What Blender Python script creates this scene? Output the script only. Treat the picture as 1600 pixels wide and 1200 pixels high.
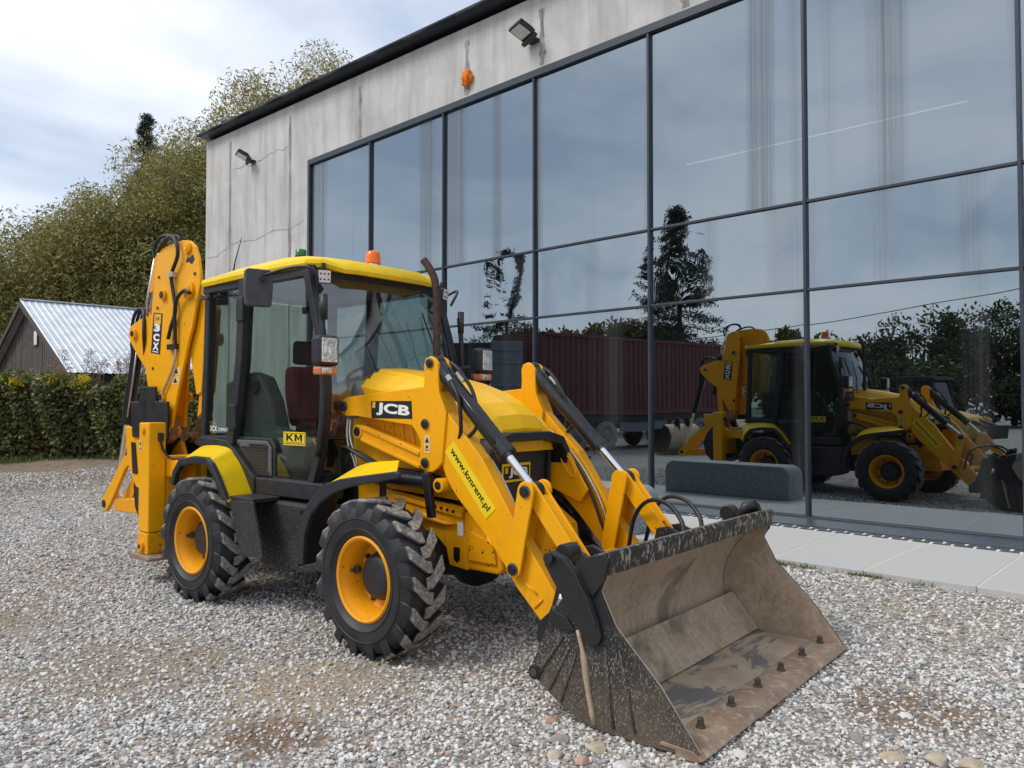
import bpy, bmesh, math, random
import numpy as np
from mathutils import Vector, Matrix
random.seed(7); RNG = np.random.default_rng(7)
for o in list(bpy.data.objects): bpy.data.objects.remove(o)
SC = bpy.context.scene; COL = SC.collection
R = math.radians
# ------------------------------------------------------------------ camera
CAMP = (3.51, -4.0, 1.52)
cam_d = bpy.data.cameras.new('camera'); cam = bpy.data.objects.new('camera', cam_d); COL.objects.link(cam)
cam.location = CAMP; cam.rotation_euler = (R(91.5), 0, R(40.0))
cam_d.sensor_width = 36; cam_d.lens = 27.0; cam_d.clip_start = .05; cam_d.clip_end = 2000
SC.camera = cam
# ------------------------------------------------------------------ world
SUN_AZ = R(236); SUN_EL = R(50)          # azimuth of the sun measured from +X towards +Y
W = bpy.data.worlds.new('World'); SC.world = W; W.use_nodes = True
nt = W.node_tree; nt.nodes.clear()
def wn(t, **k):
    n = nt.nodes.new(t)
    for a, b in k.items(): setattr(n, a, b)
    return n
out = wn('ShaderNodeOutputWorld'); bg = wn('ShaderNodeBackground'); sky = wn('ShaderNodeTexSky')
sky.sky_type = 'NISHITA'; sky.sun_disc = False; sky.sun_elevation = SUN_EL; sky.sun_rotation = R(90) - SUN_AZ
skm = wn('ShaderNodeVectorMath', operation='SCALE'); skm.inputs['Scale'].default_value = .085
nt.links.new(sky.outputs[0], skm.inputs[0])
tc = wn('ShaderNodeTexCoord'); mp = wn('ShaderNodeMapping'); mp.inputs['Scale'].default_value = (1, 1, 2.6)
mp.inputs['Rotation'].default_value = (0, 0, .7)
nt.links.new(tc.outputs['Generated'], mp.inputs[0])
nz = wn('ShaderNodeTexNoise'); nz.inputs['Scale'].default_value = 2.6; nz.inputs['Detail'].default_value = 7
nz.inputs['Roughness'].default_value = .52; nz.inputs['Distortion'].default_value = .35
nt.links.new(mp.outputs[0], nz.inputs['Vector'])
rp = wn('ShaderNodeValToRGB'); nt.links.new(nz.outputs[0], rp.inputs[0])
e = rp.color_ramp.elements; e[0].position = .36; e[0].color = (.32, .375, .46, 1); e[1].position = .66; e[1].color = (.62, .628, .65, 1)
m_ = e.new(.5); m_.color = (.48, .52, .585, 1)
mx = wn('ShaderNodeMixRGB'); mx.inputs[0].default_value = .86
nt.links.new(skm.outputs[0], mx.inputs[1]); nt.links.new(rp.outputs[0], mx.inputs[2])
nt.links.new(mx.outputs[0], bg.inputs[0]); bg.inputs[1].default_value = 1.0; nt.links.new(bg.outputs[0], out.inputs[0])
# ------------------------------------------------------------------ sun
sl = bpy.data.lights.new('sun', 'SUN'); sl.energy = 1.25; sl.angle = R(24); sl.color = (1, .95, .88)
so = bpy.data.objects.new('sun', sl); COL.objects.link(so)
sd = Vector((math.cos(SUN_EL)*math.cos(SUN_AZ), math.cos(SUN_EL)*math.sin(SUN_AZ), math.sin(SUN_EL)))
so.rotation_euler = sd.to_track_quat('Z', 'Y').to_euler(); so.location = (0, -6, 12)
SC.view_settings.view_transform = 'Standard'; SC.view_settings.look = 'None'
SC.view_settings.exposure = .90; SC.view_settings.gamma = 1
SC.render.engine = 'CYCLES'
# ------------------------------------------------------------------ materials
MATS = {}
class NB:
    def __init__(s, name):
        s.m = bpy.data.materials.new(name); s.m.use_nodes = True; s.t = s.m.node_tree
        s.p = s.t.nodes['Principled BSDF']; s.o = s.t.nodes['Material Output']; MATS[name] = s.m
        s._c = None
    def n(s, t, **k):
        x = s.t.nodes.new(t)
        for a, b in k.items():
            if a.startswith('i_'): x.inputs[a[2:].replace('_', ' ')].default_value = b
            else: setattr(x, a, b)
        return x
    def l(s, a, b): s.t.links.new(a, b)
    def co(s, which='Object'):
        if s._c is None: s._c = s.n('ShaderNodeTexCoord')
        return s._c.outputs[which]
    def noise(s, scale, detail=4, rough=.55, stretch=None, dist=0):
        x = s.n('ShaderNodeTexNoise'); x.inputs['Scale'].default_value = scale; x.inputs['Detail'].default_value = detail
        x.inputs['Roughness'].default_value = rough; x.inputs['Distortion'].default_value = dist
        if stretch:
            m = s.n('ShaderNodeMapping'); m.inputs['Scale'].default_value = stretch; s.l(s.co(), m.inputs[0]); s.l(m.outputs[0], x.inputs['Vector'])
        else: s.l(s.co(), x.inputs['Vector'])
        return x.outputs[0]
    def ramp(s, f, stops):
        r = s.n('ShaderNodeValToRGB'); s.l(f, r.inputs[0]); e = r.color_ramp.elements
        while len(e) < len(stops): e.new(.5)
        for el, (p, c) in zip(e, stops):
            el.position = p; el.color = (c, c, c, 1) if isinstance(c, (int, float)) else (*c, 1)
        return r.outputs[0]
    def mix(s, f, a, b, mode='MIX'):
        x = s.n('ShaderNodeMixRGB', blend_type=mode)
        for i, v in ((0, f), (1, a), (2, b)):
            if isinstance(v, (int, float)): x.inputs[i].default_value = v if i == 0 else (v, v, v, 1)
            elif isinstance(v, tuple): x.inputs[i].default_value = (*v, 1)
            else: s.l(v, x.inputs[i])
        return x.outputs[0]
    def math(s, op, a, b=0.):
        x = s.n('ShaderNodeMath', operation=op)
        for i, v in ((0, a), (1, b)):
            if isinstance(v, (int, float)): x.inputs[i].default_value = v
            else: s.l(v, x.inputs[i])
        return x.outputs[0]
    def col(s, c):
        if isinstance(c, tuple): s.p.inputs['Base Color'].default_value = (*c, 1)
        else: s.l(c, s.p.inputs['Base Color'])
    def rough(s, r):
        if isinstance(r, (int, float)): s.p.inputs['Roughness'].default_value = r
        else: s.l(r, s.p.inputs['Roughness'])
    def metal(s, v): s.p.inputs['Metallic'].default_value = v
    def schlick(s, r0):
        w = s.n('ShaderNodeLayerWeight'); w.inputs[0].default_value = .5
        return s.math('ADD', r0, s.math('MULTIPLY', 1-r0, s.math('POWER', w.outputs['Facing'], 5.)))
    def bump(s, h, st=.3, d=.01):
        b = s.n('ShaderNodeBump'); b.inputs['Strength'].default_value = st; b.inputs['Distance'].default_value = d
        s.l(h, b.inputs['Height']); s.l(b.outputs[0], s.p.inputs['Normal'])
def simple(name, c, r=.5, metal=0., var=.12, vs=6., bump=None):
    b = NB(name); n = b.noise(vs, 5)
    b.col(b.mix(b.ramp(n, [(.3, 0.), (.7, 1.)]), tuple(x*(1-var) for x in c), tuple(min(1, x*(1+var)) for x in c)))
    b.rough(b.ramp(b.noise(vs*3, 3), [(.3, max(.02, r-.08)), (.7, min(1, r+.1))])); b.metal(metal)
    if bump: b.bump(b.noise(bump[0], 4), bump[1], bump[2])
    return b.m
def paint(name, c, r=.33, chips=.72, dirt=(.20, .13, .06)):
    b = NB(name)
    base = b.mix(b.ramp(b.noise(2.2, 4), [(.35, 0.), (.7, 1.)]), tuple(x*.93 for x in c), c)
    d = b.math('MULTIPLY', b.ramp(b.noise(9, 8, .7), [(.52, 0.), (.75, .32)]), b.ramp(b.noise(1.6, 3), [(.4, 0.), (.62, 1.)]))
    base = b.mix(d, base, dirt); sk = b.math('MULTIPLY', b.ramp(b.noise(1., 5, .7, (30, 30, 2.2)), [(.53, 0.), (.70, .40)]), b.ramp(b.noise(2.8, 3), [(.45, 0.), (.65, 1.)])); base = b.mix(sk, base, (.30, .20, .09))
    ch = b.ramp(b.noise(26, 6, .62), [(chips, 0.), (chips+.02, 1.)])
    base = b.mix(ch, base, (.03, .022, .018)); b.col(base)
    b.rough(b.ramp(b.noise(14, 4), [(.3, r-.06), (.75, r+.14)]))
    b.bump(b.noise(5, 3), .04, .01); b.p.inputs['Specular IOR Level'].default_value = .32
    return b.m
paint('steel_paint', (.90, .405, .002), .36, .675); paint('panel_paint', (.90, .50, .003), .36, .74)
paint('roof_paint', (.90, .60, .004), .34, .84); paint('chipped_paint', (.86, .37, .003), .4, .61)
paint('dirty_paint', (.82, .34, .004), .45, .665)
simple('black_plastic', (.018, .020, .024), .48, 0, .25, 12, (90, .15, .002))
simple('grey_plastic', (.055, .058, .062), .55, 0, .2, 10, (90, .15, .002))
simple('vent_grey', (.095, .10, .105), .55, 0, .1, 10)
simple('cylinder_black', (.014, .015, .018), .22, 0, .2, 6)
simple('hose', (.012, .012, .013), .5); simple('chrome', (.82, .82, .83), .09, 1., .05)
simple('zinc', (.55, .54, .50), .35, .9, .15, 40); simple('bolt_steel', (.10, .08, .065), .6, .5, .4, 60)
simple('pin_black', (.012, .013, .02), .38); simple('pin_ring', (.10, .10, .11), .45, .4)
simple('frame_metal', (.036, .046, .062), .42, .2, .12, 3); simple('gutter_metal', (.010, .013, .020), .4, .2, .2, 3)
simple('trim_green', (.135, .145, .138), .6); simple('seat_red', (.26, .035, .045), .8, 0, .2, 20)
simple('seat_black', (.02, .02, .022), .8); simple('white_plastic', (.72, .72, .70), .5)
simple('white_ink', (.80, .80, .78), .5, 0, .05); simple('black_ink', (.008, .008, .009), .5, 0, .05)
simple('sticker_yellow', (.86, .62, .01), .45, 0, .06); simple('sticker_orange', (.80, .42, .03), .5, 0, .1)
simple('warn_cream', (.72, .50, .20), .5, 0, .1)
simple('amber', (.85, .16, .006), .15, 0, .1); simple('lens_green', (.005, .13, .03), .2); simple('lens_orange', (.62, .20, .07), .2)
simple('mirror_glass', (.75, .77, .8), .03, 1., .03); simple('reflector', (.78, .78, .76), .12, .85, .15, 60)
simple('led_white', (.75, .73, .70), .25, .2, .2, 80)
simple('exhaust_steel', (.060, .038, .028), .65, .3, .4, 18, (40, .3, .003))
simple('shed_wood', (.075, .064, .056), .85, 0, .4, 6, (30, .5, .006))  # shed timber: dark grey-brown wood, mottled at random
simple('bark', (.075, .055, .038), .9, 0, .35, 8, (18, .6, .02)); simple('dark_room', (.045, .048, .05), .9)
simple('maroon_steel', (.105, .022, .024), .5, 0, .2, 2); simple('trailer_black', (.016, .017, .02), .6)
simple('grey_door', (.13, .15, .17), .5, 0, .15, 2); simple('skin', (.42, .24, .17), .6); simple('cloth_dark', (.03, .035, .06), .85)
simple('hair_dark', (.03, .02, .015), .8); simple('loader_yellow', (.70, .42, .02), .4); simple('foam_orange', (.85, .19, .01), .9, 0, .25, 60, (50, 1., .02))
simple('cap_grey', (.12, .12, .12), .6); simple('pole_wood', (.12, .10, .08), .9)
simple('sett_dark', (.045, .048, .055), .6, 0, .35, 9, (60, .5, .004)); simple('mortar', (.66, .65, .62), .9, 0, .15, 30)
def glass_mat(name, tint, refl, dirt=.04):
    b = NB(name); t = b.t; t.nodes.remove(b.p)
    tr = b.n('ShaderNodeBsdfTransparent'); tr.inputs[0].default_value = (*tint, 1)
    gl = b.n('ShaderNodeBsdfGlossy'); gl.inputs['Roughness'].default_value = .01; gl.inputs[0].default_value = (.95, .97, 1, 1)
    m1 = b.n('ShaderNodeMixShader'); b.l(b.schlick(refl), m1.inputs[0]); b.l(tr.outputs[0], m1.inputs[1]); b.l(gl.outputs[0], m1.inputs[2])
    df = b.n('ShaderNodeBsdfDiffuse'); df.inputs[0].default_value = (.30, .29, .27, 1)
    m2 = b.n('ShaderNodeMixShader'); b.l(b.ramp(b.noise(7, 7, .7), [(.45, dirt*.4), (.75, dirt*2.2)]), m2.inputs[0])
    b.l(m1.outputs[0], m2.inputs[1]); b.l(df.outputs[0], m2.inputs[2]); b.l(m2.outputs[0], b.o.inputs[0])
    return b.m
glass_mat('cab_glass', (.68, .76, .73), .085, .012)
glass_mat('windscreen_glass', (.62, .71, .68), .15, .03)
def facade_glass(name, wob, wscale, dirt=.5):
    b = NB(name); t = b.t; t.nodes.remove(b.p)
    h = b.noise(wscale, 2, .4, (1, 1, .55)); h2 = b.noise(.45, 1, .4)
    bp = b.n('ShaderNodeBump'); bp.inputs['Strength'].default_value = 1.; bp.inputs['Distance'].default_value = wob
    b.l(b.math('ADD', h, b.math('MULTIPLY', h2, 2.)), bp.inputs['Height'])
    gl = b.n('ShaderNodeBsdfGlossy'); gl.inputs['Roughness'].default_value = .0; gl.inputs[0].default_value = (.80, .92, 1., 1); b.l(bp.outputs[0], gl.inputs['Normal'])
    tr = b.n('ShaderNodeBsdfTransparent'); tr.inputs[0].default_value = (.10, .12, .12, 1)
    m1 = b.n('ShaderNodeMixShader'); b.l(b.schlick(.37), m1.inputs[0]); b.l(tr.outputs[0], m1.inputs[1]); b.l(gl.outputs[0], m1.inputs[2])
    # rain streaks of dust: vertical, gathered in bands
    st = b.ramp(b.noise(1., 6, .8, (20, 20, .07)), [(.40, .25), (.62, 1.)])
    oi = b.n('ShaderNodeObjectInfo'); sh_ = b.n('ShaderNodeVectorMath', operation='ADD'); cx_ = b.n('ShaderNodeCombineXYZ'); b.l(b.math('MULTIPLY', oi.outputs['Random'], 40.), cx_.inputs[0]); b.l(b.co(), sh_.inputs[0]); b.l(cx_.outputs[0], sh_.inputs[1]); mp_ = b.n('ShaderNodeMapping'); mp_.inputs['Scale'].default_value = (1.15, 1, .03); b.l(sh_.outputs[0], mp_.inputs[0]); nb2 = b.n('ShaderNodeTexNoise'); nb2.inputs['Scale'].default_value = 1.; nb2.inputs['Detail'].default_value = 2.; b.l(mp_.outputs[0], nb2.inputs['Vector'])
    band = b.ramp(nb2.outputs[0], [(.52, 0.), (.60, 1.)])
    film = b.ramp(b.noise(.6, 4, .6), [(.3, .004), (.8, .022)])
    fac = b.math('ADD', b.math('MULTIPLY', b.math('MULTIPLY', st, band), dirt), film)
    df = b.n('ShaderNodeBsdfDiffuse'); df.inputs[0].default_value = (.135, .145, .15, 1)
    m2 = b.n('ShaderNodeMixShader'); b.l(fac, m2.inputs[0]); b.l(m1.outputs[0], m2.inputs[1]); b.l(df.outputs[0], m2.inputs[2])
    b.l(m2.outputs[0], b.o.inputs[0]); return b.m
facade_glass('pane_flat', .0016, .8, .22); facade_glass('pane_upper', .0022, .7, .75); facade_glass('pane_wavy', .020, .85, .3)
# rubber: dusty where the lugs touch the ground
b = NB('rubber'); sx = b.n('ShaderNodeSeparateXYZ'); b.l(b.co(), sx.inputs[0])
rad = b.math('SQRT', b.math('ADD', b.math('POWER', sx.outputs[0], 2.), b.math('POWER', sx.outputs[2], 2.)))
wear = b.math('MULTIPLY', b.ramp(b.math('DIVIDE', rad, .5), [(.935, 0.), (.953, 1.)]), b.ramp(b.noise(14, 6, .7), [(.28, .15), (.55, 1.)]))
c0 = b.mix(b.ramp(b.noise(8, 5), [(.35, 0.), (.7, 1.)]), (.010, .011, .014), (.026, .026, .028))
c1 = b.mix(b.ramp(b.noise(55, 4), [(.35, 0.), (.65, 1.)]), (.16, .148, .13), (.36, .335, .30))
b.col(b.mix(wear, c0, c1)); b.rough(b.mix(wear, .55, .95)); b.bump(b.noise(60, 4), .25, .003)
# worn bucket steel, outside: black paint rubbed to pale specks, brown mud low down
b = NB('bucket_outside'); sx = b.n('ShaderNodeSeparateXYZ'); b.l(b.co(), sx.inputs[0]); z = sx.outputs[2]
low = b.ramp(z, [(.30, 1.), (.60, 0.)])
spk = b.math('MULTIPLY', b.math('MAXIMUM', b.ramp(b.noise(150, 5, .75, (1, 1, .5)), [(.54, 0.), (.60, .8)]), b.ramp(b.noise(1., 6, .8, (55, 55, 4)), [(.60, 0.), (.66, .6)])), b.ramp(b.math('ADD', b.math('MULTIPLY', b.noise(3.5, 4), .8), b.math('MULTIPLY', low, .35)), [(.50, 0.), (.72, 1.)]))
mud = b.math('MULTIPLY', b.ramp(z, [(.02, 1.), (.40, 0.)]), b.ramp(b.noise(6, 5), [(.3, .35), (.65, 1.)]))
c = b.mix(spk, (.012, .012, .013), (.44, .39, .33)); c = b.mix(mud, c, b.mix(b.noise(30, 4), (.085, .062, .042), (.17, .13, .09)))
b.col(c); b.rough(.62); b.bump(b.noise(70, 5), .3, .003)
b = NB('bucket_inside'); n1 = b.noise(3, 6, .6); n2 = b.math('MULTIPLY', b.math('ADD', b.noise(1., 7, .75, (9, 60, 5)), b.noise(30, 6, .75)), .5)
c = b.mix(b.ramp(n1, [(.3, 0.), (.7, 1.)]), (.30, .215, .145), (.45, .345, .245)); c = b.mix(b.ramp(n2, [(.44, 0.), (.62, .75)]), c, (.58, .47, .345))
c = b.mix(b.ramp(b.noise(1.7, 5, .6, dist=.6), [(.56, 0.), (.66, .65)]), c, (.10, .078, .060)); b.col(c); b.rough(.6); b.metal(.12); b.bump(b.noise(45, 5), .3, .003)
b = NB('bucket_floor'); n1 = b.noise(4, 6, .65); c = b.mix(b.ramp(n1, [(.35, 0.), (.65, 1.)]), (.36, .265, .18), (.52, .41, .295))
c = b.mix(b.ramp(b.noise(2.4, 7, .7, (1.6, .7, 1), .7), [(.52, 0.), (.56, .9)]), c, b.mix(b.noise(60, 4), (.09, .09, .095), (.20, .20, .205)))
b.col(c); b.rough(.75); b.bump(b.noise(55, 6), .4, .004)
b = NB('edge_steel'); c = b.mix(b.ramp(b.noise(6, 6, .7), [(.35, 0.), (.7, 1.)]), (.23, .145, .095), (.36, .27, .195)); c = b.mix(b.ramp(b.noise(20, 5), [(.52, 0.), (.68, .8)]), c, (.46, .40, .32)); b.col(c); b.rough(.55); b.metal(.2); b.bump(b.noise(50, 5), .35, .003)
b = NB('lip_steel'); c = b.mix(b.ramp(b.noise(34, 7, .8, (1, 1, .5)), [(.53, 0.), (.60, .9)]), (.014, .014, .014), (.48, .41, .32)); b.col(c); b.rough(.55); b.bump(b.noise(60, 4), .3, .002)
b = NB('black_steel'); c = b.mix(b.ramp(b.noise(30, 7, .75), [(.66, 0.), (.70, 1.)]), (.014, .014, .015), (.30, .22, .15)); b.col(c); b.rough(b.ramp(b.noise(9, 4), [(.3, .35), (.7, .6)]))
b = NB('dusty_black'); sx = b.n('ShaderNodeSeparateXYZ'); b.l(b.co(), sx.inputs[0])
sp = b.math('MULTIPLY', b.ramp(b.noise(70, 6, .7), [(.58, 0.), (.64, .8)]), b.ramp(sx.outputs[2], [(.35, 1.), (.95, .12)]))
c = b.mix(sp, b.mix(b.noise(6, 4), (.012, .013, .015), (.035, .036, .038)), (.36, .34, .31)); b.col(c); b.rough(.55)
# concrete facade
b = NB('concrete'); n1 = b.noise(.8, 7, .62); st = b.noise(1., 6, .65, (3.2, 3.2, .35))
c = b.mix(b.ramp(n1, [(.3, 0.), (.7, 1.)]), (.47, .46, .445), (.62, .61, .59)); c = b.mix(b.ramp(st, [(.46, 0.), (.74, .62)]), c, (.25, .25, .235)); c = b.mix(b.ramp(b.noise(.55, 6, .65, (1, 1, .6), .8), [(.50, 0.), (.68, .45)]), c, (.30, .295, .27))
c = b.mix(b.ramp(b.noise(5, 7, .7), [(.62, 0.), (.74, .35)]), c, (.26, .25, .22)); b.col(c); b.rough(.85); b.bump(b.noise(9, 7, .65), .35, .012)
b = NB('concrete_joint'); c = b.mix(b.ramp(b.noise(4, 6, .7, (3, 3, .6)), [(.35, 0.), (.62, 1.)]), (.13, .128, .12), (.36, .355, .34)); b.col(c); b.rough(.9)
b = NB('paving'); c = b.mix(b.ramp(b.noise(120, 3, .6), [(.35, 0.), (.65, 1.)]), (.35, .345, .335), (.53, .52, .505)); c = b.mix(b.ramp(b.noise(1.4, 5), [(.5, 0.), (.8, .45)]), c, (.50, .44, .35)); b.col(c); b.rough(.85); b.bump(b.noise(140, 2), .25, .002)
b = NB('granite'); c = b.mix(b.ramp(b.noise(130, 3, .7), [(.44, 0.), (.56, 1.)]), (.035, .045, .065), (.42, .44, .47)); b.col(c); b.rough(.7)
# ground: sand and fine chippings between the stones
b = NB('gravel_ground'); co = b.co()
vo = b.n('ShaderNodeTexVoronoi'); vo.inputs['Scale'].default_value = 34; b.l(co, vo.inputs['Vector'])
sep = b.n('ShaderNodeSeparateColor'); b.l(vo.outputs['Color'], sep.inputs[0])
c = b.ramp(sep.outputs[0], [(0, (.15, .145, .14)), (.25, (.33, .32, .305)), (.6, (.46, .45, .43)), (.85, (.58, .57, .55)), (1, (.38, .29, .22))])
c = b.mix(b.ramp(vo.outputs['Distance'], [(.35, 0.), (.75, .75)]), c, (.13, .11, .09))
sand = b.ramp(b.noise(.42, 6, .6), [(.46, 0.), (.64, .6)]); c = b.mix(sand, c, b.mix(b.noise(40, 4), (.22, .165, .11), (.36, .285, .20)))
sx = b.n('ShaderNodeSeparateXYZ'); b.l(co, sx.inputs[0])
far = b.math('ADD', b.math('SUBTRACT', b.math('MULTIPLY', sx.outputs[0], -.643), b.math('MULTIPLY', sx.outputs[1], -.766)), b.math('MULTIPLY', b.noise(.5, 5), 5.))
for px_, py_, pr_, pc_ in ((.37, -1.96, .30, (.15, .075, .035)), (-.05, -1.55, .55, (.36, .28, .19)), (-1.0, -2.0, .8, (.27, .21, .15)), (2.55, .25, .45, (.20, .125, .07)), (-3.2, -2.6, 1.4, (.25, .20, .145))):
    dv = b.n('ShaderNodeVectorMath', operation='DISTANCE'); b.l(co, dv.inputs[0]); dv.inputs[1].default_value = (px_, py_, 0)
    ms = b.ramp(b.math('ADD', b.math('DIVIDE', dv.outputs['Value'], pr_*2), b.math('MULTIPLY', b.math('SUBTRACT', b.noise(6, 6, .7), .5), .9)), [(.28, .75), (.50, 0.)]); c = b.mix(ms, c, b.mix(b.ramp(b.noise(60, 6, .75), [(.35, 0.), (.65, 1.)]), tuple(q*.6 for q in pc_), tuple(q*1.25 for q in pc_)))
soil = b.ramp(b.math('DIVIDE', far, 20.), [(.48, 0.), (.62, .92)])
c = b.mix(soil, c, b.mix(b.ramp(b.noise(5, 7, .7), [(.35, 0.), (.65, 1.)]), (.10, .070, .045), (.25, .185, .125)))
b.col(c); b.rough(.95); b.bump(b.math('SUBTRACT', 1., vo.outputs['Distance']), .9, .018)
b = NB('pebble'); oi = b.n('ShaderNodeObjectInfo'); c = b.ramp(oi.outputs['Random'], [(0, (.11, .11, .115)), (.12, (.25, .25, .25)), (.26, (.46, .45, .435)), (.52, (.62, .61, .59)), (.80, (.78, .77, .755)), (.90, (.42, .34, .25)), (.96, (.52, .43, .33)), (1, (.36, .20, .14))])
c = b.mix(b.ramp(b.noise(30, 4), [(.3, 0.), (.7, .25)]), c, (.38, .36, .33)); b.col(c); b.rough(.85); b.bump(b.noise(80, 3), .3, .002)
def rock_mat(name, a, c2):
    b = NB(name); b.col(b.mix(b.ramp(b.noise(14, 6), [(.3, 0.), (.7, 1.)]), a, c2)); b.rough(.9); b.bump(b.noise(40, 5), .5, .004)
rock_mat('rock_grey', (.20, .19, .175), (.34, .32, .29)); rock_mat('rock_tan', (.34, .27, .19), (.52, .44, .34)); rock_mat('rock_pink', (.40, .22, .16), (.52, .36, .28)); rock_mat('rock_white', (.50, .49, .47), (.68, .67, .65))
def leaf_mat(name, stops, trans=.35, patch=None):
    b = NB(name); g = b.n('ShaderNodeNewGeometry'); c = b.ramp(g.outputs['Random Per Island'], stops)
    if patch: c = b.mix(b.ramp(b.noise(patch[0], 3), [(.52, 0.), (.68, patch[2])]), c, patch[1])
    b.col(c); b.rough(.55); t = b.n('ShaderNodeBsdfTranslucent'); b.l(c, t.inputs[0])
    m = b.n('ShaderNodeMixShader'); m.inputs[0].default_value = trans; b.l(b.p.outputs[0], m.inputs[1]); b.l(t.outputs[0], m.inputs[2]); b.l(m.outputs[0], b.o.inputs[0])
leaf_mat('willow_leaf', [(0, (.09, .10, .026)), (.4, (.22, .21, .062)), (.8, (.37, .335, .115)), (1, (.50, .39, .12))], .35, (.35, (.20, .13, .03), .55))
leaf_mat('needle', [(0, (.012, .022, .014)), (.6, (.026, .042, .024)), (1, (.045, .06, .03))], .1)
leaf_mat('hedge_leaf', [(0, (.045, .065, .018)), (.5, (.115, .14, .038)), (.85, (.23, .225, .075)), (1, (.36, .29, .12))], .25, (1.2, (.11, .10, .045), .5))
leaf_mat('dark_leaf', [(0, (.022, .036, .012)), (.6, (.05, .075, .022)), (1, (.10, .115, .035))], .3)
leaf_mat('autumn_leaf', [(0, (.05, .055, .015)), (.5, (.12, .10, .028)), (1, (.20, .14, .04))], .3)
leaf_mat('grass_blade', [(0, (.05, .10, .02)), (.6, (.11, .17, .04)), (1, (.22, .20, .07))], .3)
leaf_mat('yellow_flower', [(0, (.50, .40, .01)), (1, (.75, .62, .03))], .3); leaf_mat('reed_plume', [(0, (.22, .14, .09)), (1, (.38, .27, .18))], .3)
b = NB('lens_ribbed'); v = b.n('ShaderNodeTexVoronoi'); v.inputs['Scale'].default_value = 38; b.l(b.co(), v.inputs['Vector']); b.col(b.ramp(b.noise(26, 4), [(.35, (.48, .47, .45)), (.6, (.82, .81, .78))])); b.metal(.45); b.rough(.15); b.bump(v.outputs['Distance'], .35, .012)
b = NB('roof_zinc'); b.col(b.mix(b.ramp(b.noise(2.5, 5), [(.3, 0.), (.7, 1.)]), (.50, .54, .60), (.66, .70, .75))); b.metal(.25); b.rough(.45)
b = NB('lamp_tube'); b.p.inputs['Emission Color'].default_value = (1, 1, 1, 1); b.p.inputs['Emission Strength'].default_value = .8
b = NB('grille_mesh'); v = b.n('ShaderNodeTexVoronoi'); v.inputs['Scale'].default_value = 110; b.l(b.co(), v.inputs['Vector']); b.col(b.ramp(v.outputs['Distance'], [(.3, (.05, .052, .056)), (.6, (.008, .008, .009))])); b.rough(.5); b.bump(v.outputs['Distance'], .8, .004)
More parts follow.
